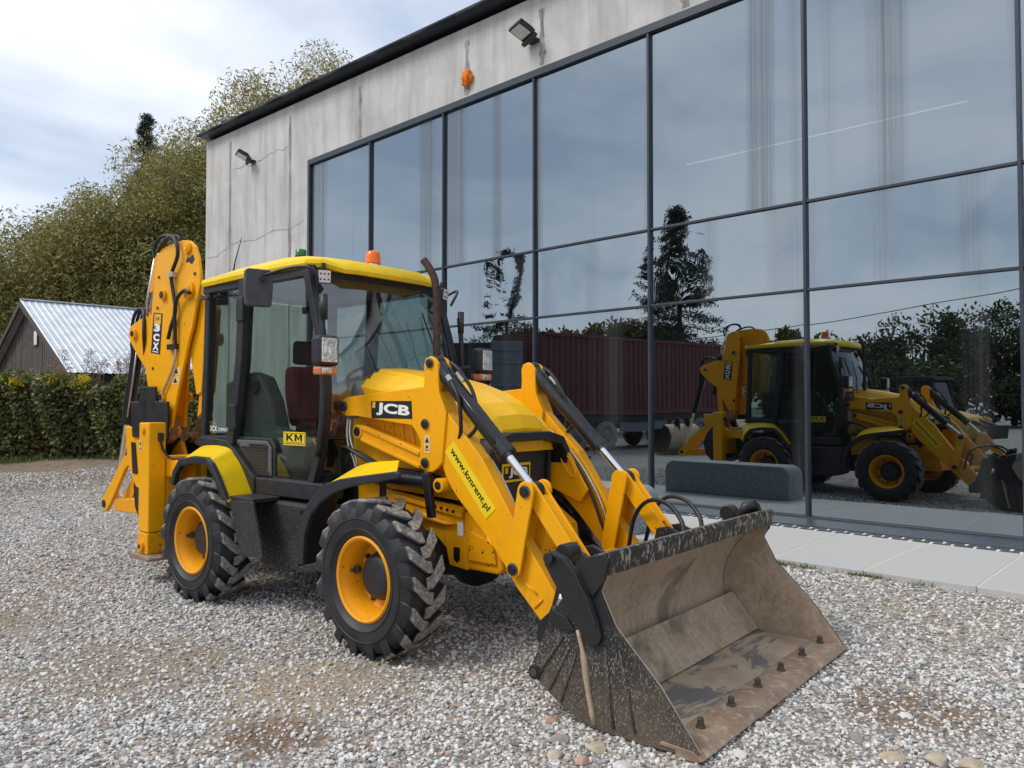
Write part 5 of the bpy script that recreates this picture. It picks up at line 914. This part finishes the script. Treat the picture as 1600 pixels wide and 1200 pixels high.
# ================================================================== SHED
A0 = camp(-16.7, 26); rd = (camp(2.5, 2.6)-camp(0, 0)).normalized(); rz = math.atan2(rd.y, rd.x); sh = empty('shed', (A0.x, A0.y, 0), rz); tag(sh, 'old wooden shed with a steep ribbed tin roof behind the hedge', 'shed')
HW, ZR, ZE, LN = 5.1, 5.05, 2.5, 9.0      # local x along the ridge, -y towards the camera side
rnd = random.Random(4); npk = 44; wpk = 2*HW*.94/npk
for k in range(npk):
    y0 = -HW*.94+k*wpk; y1 = y0+wpk*.94; za = ZR-(ZR-ZE)*abs(y0)/HW-.14; zb = ZR-(ZR-ZE)*abs(y1)/HW-.14; dp = rnd.uniform(0, .02)
    MB().prism([(y0, 1.9), (y1, 1.9), (y1, zb), (y0, za)], .30-dp, .33-dp, 'x').build('plank', 'shed_wood', sh)
MB().box(.34, LN, -HW*.92, HW*.92, 0, 2.4).build('wall', 'shed_wood', sh); MB().box(.26, .32, -HW*.9, HW*.9, 0, 1.95).build('gable_base', 'roof_zinc', sh)
MB().prism([(-HW*.9, 1.9), (HW*.9, 1.9), (0, ZR-.2)], .335, .36, 'x').build('gable_backing', 'trailer_black', sh)
wd = MB().box(.24, .30, -1.15, -.72, 3.45, 4.05).build('window', 'shed_wood', sh); MB().box(.23, .242, -1.10, -.77, 3.5, 3.95).build('pane', 'white_plastic', wd)
for s in (-1, 1):
    ns = 46; V = []; prof = []
    for k in range(ns+1):
        x = k*LN/ns; prof += [(x, 0), (x+.03, .022), (x+.075, .022), (x+.105, 0)] if k < ns else [(x, 0)]
    for x, hgt in prof: V += [(x, 0, ZR+hgt), (x, s*(HW+.12), ZE-.06+hgt)]
    o = MB().add(V, [(2*i, 2*i+2, 2*i+3, 2*i+1) for i in range(len(prof)-1)]).build('tin_roof', 'roof_zinc', sh)
    MB().add([(-.02, 0, ZR-.02), (-.02, s*(HW+.12), ZE-.08), (-.02, s*(HW+.12), ZE-.26), (-.02, 0, ZR-.22), (.05, 0, ZR-.02), (.05, s*(HW+.12), ZE-.08), (.05, s*(HW+.12), ZE-.26), (.05, 0, ZR-.22)], [(0,1,2,3), (7,6,5,4), (0,4,5,1), (3,2,6,7), (1,5,6,2)]).build('barge_board', 'shed_wood', sh)
MB().box(0, LN, -.09, .09, ZR+.03, ZR+.06).build('ridge_cap', 'roof_zinc', sh)
# ================================================================== THE YARD OPPOSITE (seen in the glass)
tr = empty('container_trailer', (-12.7, -9.69, 0), math.atan2(-12.0+4.21, -12.37+12.82)); tag(tr, 'long maroon shipping container on a black trailer across the yard', 'trailer')
# local x runs along the container
m = MB(); L2 = 6.1; xx = -6.3
def corr(y, s):
    P = []; n = 42; x0, x1 = xx, xx+10.4; w = (x1-x0)/n
    for k in range(n): x = x0+k*w; P += [(x, y), (x+w*.30, y), (x+w*.5, y+s*.045), (x+w*.8, y+s*.045)]
    P.append((x1, y)); return P
for s in (-1, 1):
    P = corr(s*1.2, -s); V = [(x, y, z) for x, y in P for z in (1.3, 3.72)]; MB().add(V, [(2*i, 2*i+2, 2*i+3, 2*i+1) for i in range(len(P)-1)]).build('container_side', 'maroon_steel', tr)
m = MB(); m.box(xx, xx+10.4, -1.2, 1.2, 3.68, 3.74); m.box(xx-.04, xx+.02, -1.2, 1.2, 1.2, 3.76); m.box(xx+10.38, xx+10.44, -1.2, 1.2, 1.2, 3.76); m.build('container_box', 'maroon_steel', tr)
for s in (-1, 1): m = MB(); m.box(xx, xx+10.4, s*1.2-.04, s*1.2+.04, 1.18, 1.32); m.box(xx, xx+10.4, s*1.2-.04, s*1.2+.04, 3.66, 3.76); m.build('container_rail', 'maroon_steel', tr)
MB().box(xx+.3, xx+10.2, -1.15, 1.15, .92, 1.16).build('trailer_bed', 'trailer_black', tr)
for s in (-1, 1):
    for x in (xx+1.6, xx+2.9, xx+6.6, xx+8.0, xx+9.4):
        w = MB().lathe([(-.14, .28), (-.14, .46), (-.10, .50), (.10, .50), (.14, .46), (.14, .28), (.05, .25), (.04, 0)], (x, s*1.02, .50), 'y', 24).build('wheel', 'rubber', tr, smooth=True); MB().lathe([(s*.05, .26), (s*.09, .2), (s*.12, .1), (s*.12, 0)], (x, s*1.02, .50), 'y', 16).build('hub', 'grey_door', w, smooth=True)
    MB().box(xx+3.5, xx+6.0, min(s*1.1, s*1.14), max(s*1.1, s*1.14), .62, .92).build('side_guard', 'grey_door', tr)
# find which side faces the glass: digits on both sides, read top to bottom near one end
for s in (-1, 1):
    for ch, z in (('1', 3.2), ('9', 2.85), ('2', 2.5)):
        lettering('container_digit', ch, (xx+9.8, s*1.262, z), (1, 0, 0) if s < 0 else (-1, 0, 0), (0, 0, 1), .2, .28, 'white_ink', tr, .03, .002)
# dark box body with its grey door open, and a man on its tail platform
dbx = empty('box_body', (-13.65, -1.74, 0), R(-47)); tag(dbx, 'dark box body with a grey door standing open beside the maroon container', 'box body')
m = MB(); m.box(-.75, .75, -.9, .0, .9, 3.42); m.build('box_shell', 'trailer_black', dbx, .03); MB().box(-.7, .7, -.85, -.05, .55, .9).build('box_chassis', 'trailer_black', dbx)
dd = MB().box(.80, 1.75, -.05, .02, .9, 3.45).build('open_door', 'grey_door', dbx, .01)
for z in (1.4, 2.1, 2.8, 3.2): MB().box(.85, 1.7, .02, .06, z-.05, z+.05).build('door_rib', 'grey_door', dd, .01)
MB().box(-.3, .7, .02, .7, .62, .70).build('tail_platform', 'trailer_black', dbx, .01)
for x in (-.45, .45): MB().lathe([(-.12, .0), (-.12, .42), (.12, .42), (.12, 0)], (x, -.4, .42), 'y', 20).build('wheel', 'rubber', dbx, smooth=True)
# person standing on the tail platform
pe = empty('person', (-13.2, -1.71, .70), R(133)); tag(pe, 'person in dark clothes standing on the platform before the dark box', 'person')
def skin_body(name, verts, edges, radii, mat, parent, sub=2):
    me = bpy.data.meshes.new(name); me.from_pydata(verts, edges, []); o = bpy.data.objects.new(name, me); COL.objects.link(o); o.parent = parent
    sk = o.modifiers.new('skin', 'SKIN'); sk.use_smooth_shade = True
    for i, rr in enumerate(radii): me.skin_vertices[0].data[i].radius = rr; me.skin_vertices[0].data[i].use_root = (i == 0)
    sb = o.modifiers.new('sub', 'SUBSURF'); sb.levels = sub; sb.render_levels = sub; me.materials.append(MATS[mat]); return o
V = [(0, 0, .95), (0, .0, 1.15), (0, .0, 1.38), (0, -.01, 1.50), (0, -.02, 1.58), (0, -.03, 1.68), (0, -.03, 1.78)]
E_ = [(0, 1), (1, 2), (2, 3), (3, 4), (4, 5), (5, 6)]; RR = [(.16, .12), (.15, .11), (.19, .12), (.07, .07), (.075, .08), (.085, .10), (.06, .07)]
for s in (-1, 1):
    k = len(V); V += [(s*.20, 0, 1.42), (s*.25, .02, 1.14), (s*.23, -.10, .92), (s*.22, -.16, .84), (s*.10, 0, .88), (s*.11, -.02, .50), (s*.11, .02, .09), (s*.12, -.12, .05)]
    E_ += [(2, k), (k, k+1), (k+1, k+2), (k+2, k+3), (0, k+4), (k+4, k+5), (k+5, k+6), (k+6, k+7)]; RR += [(.075, .075), (.05, .05), (.036, .036), (.04, .025), (.095, .095), (.065, .065), (.05, .05), (.045, .035)]
body = skin_body('body', V, E_, RR, 'cloth_dark', pe)
hm = bmesh.new(); bmesh.ops.create_icosphere(hm, subdivisions=3, radius=.105)
for q in hm.verts: q.co.z *= 1.22; q.co.y *= 1.08; q.co.y -= .03*max(0, 1-((q.co.z+.01)/.05)**2)*(q.co.y < -.08)
me = bpy.data.meshes.new('face'); hm.to_mesh(me); hm.free(); fc = link_mesh('face', me, 'skin', pe, 0, True); fc.location = (0, -.03, 1.695)
hm = bmesh.new(); bmesh.ops.create_icosphere(hm, subdivisions=3, radius=.113); bmesh.ops.delete(hm, geom=[q for q in hm.verts if q.co.z < .02 and q.co.y < .02 or q.co.z < -.05], context='VERTS'); me = bpy.data.meshes.new('hair'); hm.to_mesh(me); hm.free(); hr = link_mesh('hair', me, 'hair_dark', fc, 0, True); hr.scale = (1, 1.08, 1.2)
# spare bucket lying on the ground
sb_ = empty('spare_bucket', (-8.75, -5.89, 0), R(200)); tag(sb_, 'rusty spare digger bucket lying on the yard near the trailer', 'bucket')
P = [(.55, .06), (.25, .03), (-.1, .08), (-.38, .28), (-.45, .55), (-.30, .80), (-.05, .90)]
V = [(x, y, z) for x, z in P for y in (-.55, .55)]; MB().add(V, [(2*i, 2*i+1, 2*i+3, 2*i+2) for i in range(len(P)-1)]).build('bucket_shell', 'bucket_inside', sb_, smooth=True)
for y in (-.56, .54): MB().prism(P, y, y+.02).build('bucket_cheek', 'bucket_outside', sb_)
for y in (-.2, .17): MB().prism([(-.35, .7), (-.05, .88), (-.15, 1.1), (-.3, 1.08)], y, y+.03).build('bucket_ear', 'bucket_outside', sb_)
# yellow site machine
yl = empty('wheel_loader', (-4.1, -13.3, 0), R(12)); tag(yl, 'small yellow wheel loader with a black cab parked across the yard', 'wheel loader')
MB().prism([(-1.3, .55), (-1.3, 1.30), (-.9, 1.42), (.55, 1.32), (1.25, 1.15), (1.35, .95), (1.0, .45), (.6, .5), (.45, .85), (0, .9), (-.2, .5)], -.62, .62).build('body', 'loader_yellow', yl, .04)
for s in (-1, 1):
    for x in (-.85, .95):
        w = MB().lathe([(-.16, .2), (-.16, .42), (-.1, .47), (.1, .47), (.16, .42), (.16, .2), (.08, .18), (.08, 0)], (x, s*.70, .46), 'y', 24).build('wheel', 'rubber', yl, smooth=True); MB().lathe([(s*.09, .22), (s*.10, .1), (s*.13, 0)], (x, s*.70, .46), 'y', 16).build('rim', 'loader_yellow', w, smooth=True)
    MB().prism([(.45, 1.05), (1.35, 1.15), (1.5, 1.05), (1.25, .4), (1.15, .4), (1.0, .62), (.70, .62), (.55, .85)], s*.56, s*.60).build('fender', 'loader_yellow', yl, .01)
    MB().prism([(.9, .95), (1.2, .98), (1.25, .85), (1.1, .75), (.92, .8)], s*.60, s*.604).build('fender_opening', 'trailer_black', yl)
cb = MB()
for s in (-1, 1): cb.tube([(-.85, s*.5, 1.35), (-.80, s*.48, 2.30)], .05, 4); cb.tube([(-.1, s*.5, 1.35), (-.1, s*.48, 2.30)], .04, 4); cb.tube([(.55, s*.46, 1.30), (.30, s*.44, 2.30)], .045, 4)
cb.prism([(-1.0, 2.28), (.45, 2.28), (.40, 2.38), (-.95, 2.40)], -.56, .56); cbo = cb.build('cab', 'trailer_black', yl, .01)
for s in (-1, 1): MB().prism([(-.80, 1.4), (.50, 1.35), (.28, 2.28), (-.78, 2.28)], s*.47, s*.475).build('cab_window', 'cab_glass', cbo)
MB().add([(.54, -.45, 1.33), (.54, .45, 1.33), (.29, .43, 2.28), (.29, -.43, 2.28)], [(0,1,2,3)]).build('windscreen', 'cab_glass', cbo)
MB().prism([(1.2, 1.0), (1.9, .75), (1.95, .85), (1.2, 1.12)], -.35, -.25).build('lift_arm', 'trailer_black', yl, .01); MB().prism([(1.2, 1.0), (1.9, .75), (1.95, .85), (1.2, 1.12)], .25, .35).build('lift_arm', 'trailer_black', yl, .01)
MB().prism([(1.85, .55), (1.95, .9), (2.05, .9), (2.0, .5)], -.5, .5).build('carriage', 'trailer_black', yl, .01)
# trees round the yard
spruce('tall dark spruce beyond the maroon container', -16.4, -17.1, 11.0, 3.3, 24000, 11, 'spruces beyond the yard'); spruce('shorter spruce beyond the dark box body', -23.1, -12.3, 9.2, 2.9, 16000, 12, 'spruces beyond the yard')
for i, (x, y, h, rd, mt, lab) in enumerate(((-22.8, -16.9, 6.3, 2.6, 'autumn_leaf', 'brownish tree behind the long container'), (-21.0, -19.2, 6.2, 2.4, 'autumn_leaf', 'smaller brownish tree next to the tall spruce'), (-24.5, -13.8, 5.6, 2.4, 'autumn_leaf', 'brownish tree between the two yard spruces'), (-18.9, -30.1, 6.4, 1.7, 'autumn_leaf', 'thin bare looking tree beyond the yard'),
    (-15.0, -44.2, 8.6, 4.2, 'dark_leaf', 'broad dark tree behind the yellow loader'), (-10.5, -48.7, 9.4, 4.6, 'dark_leaf', 'big dark oak at the far end of the yard'), (-19.8, -44.3, 7.0, 3.4, 'dark_leaf', 'round dark tree right of the bare tree'), (-5.4, -48.3, 8.8, 4.5, 'dark_leaf', 'last dark tree of the far tree row'), (-24.5, -43.5, 5.4, 3.6, 'dark_leaf', 'low dark tree at the far side of the yard'), (-12.5, -36.0, 4.2, 2.6, 'dark_leaf', 'pale low bush before the far tree row'), (-1.2, -46.5, 7.4, 4.2, 'dark_leaf', 'rounded dark tree closing the far tree row'), (-8.0, -45.0, 3.2, 4.0, 'dark_leaf', 'wide low thicket under the far tree row'))):
    tree('yard_tree', lab, x-.1, y-1.7, h, rd, 12000, mt, .34, 80+i, .45, 0, 'trees round the yard', .10, 40, rd*.36)
# overhead wire with its two poles
p0, p1 = Vector((-11.15, -13.64, 4.39)), Vector((-1.41, -12.32, 4.95)); d_ = (p1-p0); e0, e1 = p0-d_*1.1, p1+d_*1.0
wr = MB().tube([e0.lerp(e1, k/16)+Vector((0, 0, 1.3*((k/16-.5)**2*4-1)*.5+.45)) for k in range(17)], .016, 5).build('overhead_wire', 'hose', None); tag(wr, 'black overhead wire sagging across the yard', 'wire')
for p, lab in ((e0, 'wooden wire pole at the trailer end of the yard'), (e1, 'wooden wire pole at the open end of the yard')):
    o = MB().tube([(p.x, p.y, -.1), (p.x, p.y, p.z+.9)], [.13, .09], 10).build('wire_pole', 'pole_wood', None, smooth=True); tag(o, lab, 'pole', 'poles of the overhead wire')
# ================================================================== STONES
def rock_mesh(name, r, seed, mat, sub=2):
    rr = random.Random(seed); bm = bmesh.new(); bmesh.ops.create_icosphere(bm, subdivisions=sub, radius=r); pl_ = [(Vector((rr.gauss(0, 1), rr.gauss(0, 1), rr.gauss(0, 1))).normalized(), rr.uniform(.50, .88)) for _ in range(11)]
    for v in bm.verts:
        for n_, d in pl_:
            t = v.co.dot(n_)-d*r
            if t > 0: v.co -= n_*t*.9
    for v in bm.verts: v.co.z *= .62; v.co.x *= 1.25
    me = bpy.data.meshes.new(name); bm.to_mesh(me); bm.free(); me.materials.append(MATS[mat]); return me
RK = [(2.616, 1.383, .075, 'rock_grey', 'flat grey stone lying alone on gravel right of the bucket'), (2.44, -.31, .07, 'rock_grey', 'long dark grey stone in front of the bucket edge'), (2.78, -.33, .09, 'rock_tan', 'tan stone before the bucket, largest of the row'), (2.62, -.42, .075, 'rock_tan', 'oblong tan stone beside the long dark one'),
      (2.90, -.27, .075, 'rock_tan', 'tan stone at the end of the stone row'), (1.60, -1.15, .075, 'rock_tan', 'tan stone against the lower corner of the bucket side'), (1.26, -1.03, .06, 'rock_pink', 'pinkish stone under the clam pivot'), (1.62, -1.28, .065, 'rock_pink', 'pink stone among pale ones below the bucket side'),
      (1.42, -1.18, .07, 'rock_grey', 'grey stone leaning under the bucket heel'), (1.78, -1.22, .07, 'rock_white', 'white stone below the bucket toe'), (2.10, -.80, .055, 'rock_white', 'white stone just off the cutting edge corner'), (.91, -.60, .05, 'rock_pink', 'reddish stone between wheel and bucket'),
      (2.33, 1.05, .04, 'rock_pink', 'small brick red stone near the lone grey stone'), (2.94, .94, .05, 'rock_white', 'bright white stone on gravel beyond the stone row'), (2.55, .12, .05, 'rock_white', 'pale stone pair mate on open gravel'), (1.50, -1.32, .06, 'rock_tan', 'tan stone in the cluster by the bucket heel'), (-1.02, 2.95, .14, 'rock_grey', 'grey rock leaning on the granite block'), (-.84, 2.9, .12, 'rock_tan', 'small tan rock beside the granite block')]
for i, (x, y, r_, mt, lab) in enumerate(RK):
    o = bpy.data.objects.new('stone', rock_mesh('stone', r_*.62, i, mt, 3)); COL.objects.link(o); o.location = (x, y, r_*.10); o.rotation_euler = (random.uniform(-.15, .15), random.uniform(-.15, .15), random.uniform(0, 6)); tag(o, lab, 'stone', 'larger stones on the gravel')
    auto_smooth(o, 22)
# gravel: thousands of chippings set on points over the ground in view
pc = bpy.data.collections.new('pebble_kinds')
for i in range(8):
    me = rock_mesh('chipping', .5, 100+i, 'pebble', 1 if i else 2); po = bpy.data.objects.new('chipping', me); pc.objects.link(po)
r = np.random.default_rng(21); PTS = []; SC_ = []
fx = np.array([-.643, .766]); rx = np.array([.766, .643])
for d0, d1, dens, s0, s1 in ((2.2, 4.2, 2500, .014, .036), (4.2, 6.5, 1350, .017, .040), (6.5, 10, 600, .022, .045), (10, 17, 200, .03, .055)):
    ar = .70*(d1*d1-d0*d0)*1.0; n = int(ar*dens); d = np.sqrt(r.uniform(d0*d0, d1*d1, n)); q = r.uniform(-.70, .70, n)*d
    xy = np.array(CAMP[:2])+d[:, None]*fx+q[:, None]*rx
    cs, sn = math.cos(TH), math.sin(TH); rel = xy-np.array(CAMP[:2]); nn = -rel[:, 0]*sn*1.0+rel[:, 1]*cs
    pn = np.sin(xy[:, 0]*1.7+1.3*np.sin(xy[:, 1]*1.1))*np.sin(xy[:, 1]*1.5+.9*np.sin(xy[:, 0]*.8))
    keep = (nn < 6.46) & (r.uniform(0, 1, n) < np.where(pn > .40, .62, np.where(pn > .2, .85, 1.0))*np.clip(np.min([np.hypot(xy[:, 0]-a_, xy[:, 1]-b2)/c2 for a_, b2, c2 in ((.37, -1.96, .40), (-.05, -1.55, .55), (-1., -2., .75), (2.55, .25, .45), (-3.2, -2.6, 1.3))], axis=0), .42, 1)); inb = (xy[:, 0] > 1.38) & (xy[:, 0] < 1.99) & (np.abs(xy[:, 1]) < .95); keep &= ~inb
    xy = xy[keep]; s_ = s0+(s1-s0)*r.beta(1.6, 3.2, len(xy)); tt = np.clip((nn[keep]-5.05)/1.35, 0, 1); PTS.append(np.column_stack([xy, s_*.16+.125*tt*tt*(3-2*tt)])); SC_.append(s_)
PTS = np.concatenate(PTS); SC_ = np.concatenate(SC_); N_ = len(PTS)
me = bpy.data.meshes.new('gravel'); me.vertices.add(N_); me.vertices.foreach_set('co', PTS.astype(np.float32).ravel())
at = me.attributes.new('scl', 'FLOAT', 'POINT'); at.data.foreach_set('value', SC_.astype(np.float32)); at = me.attributes.new('rotv', 'FLOAT_VECTOR', 'POINT'); rv = np.column_stack([r.normal(size=N_)*.5, r.normal(size=N_)*.5, r.uniform(0, 6.28, N_)]); at.data.foreach_set('vector', rv.astype(np.float32).ravel())
gv = bpy.data.objects.new('gravel', me); COL.objects.link(gv); tag(gv, 'pale crushed stone chippings covering the yard', 'gravel', kind='stuff')
ng = bpy.data.node_groups.new('scatter', 'GeometryNodeTree'); ng.interface.new_socket('Geometry', in_out='INPUT', socket_type='NodeSocketGeometry'); ng.interface.new_socket('Geometry', in_out='OUTPUT', socket_type='NodeSocketGeometry')
N = ng.nodes.new; gi = N('NodeGroupInput'); go = N('NodeGroupOutput'); ip = N('GeometryNodeInstanceOnPoints'); ci = N('GeometryNodeCollectionInfo'); ci.inputs[0].default_value = pc; ci.inputs['Separate Children'].default_value = True; ci.inputs['Reset Children'].default_value = True
a1 = N('GeometryNodeInputNamedAttribute'); a1.data_type = 'FLOAT'; a1.inputs[0].default_value = 'scl'; a2 = N('GeometryNodeInputNamedAttribute'); a2.data_type = 'FLOAT_VECTOR'; a2.inputs[0].default_value = 'rotv'
ip.inputs['Pick Instance'].default_value = True; L_ = ng.links.new; L_(gi.outputs[0], ip.inputs['Points']); L_(ci.outputs[0], ip.inputs['Instance']); L_(a1.outputs[0], ip.inputs['Scale']); L_(a2.outputs[0], ip.inputs['Rotation']); L_(ip.outputs[0], go.inputs[0])
md = gv.modifiers.new('scatter', 'NODES'); md.node_group = ng
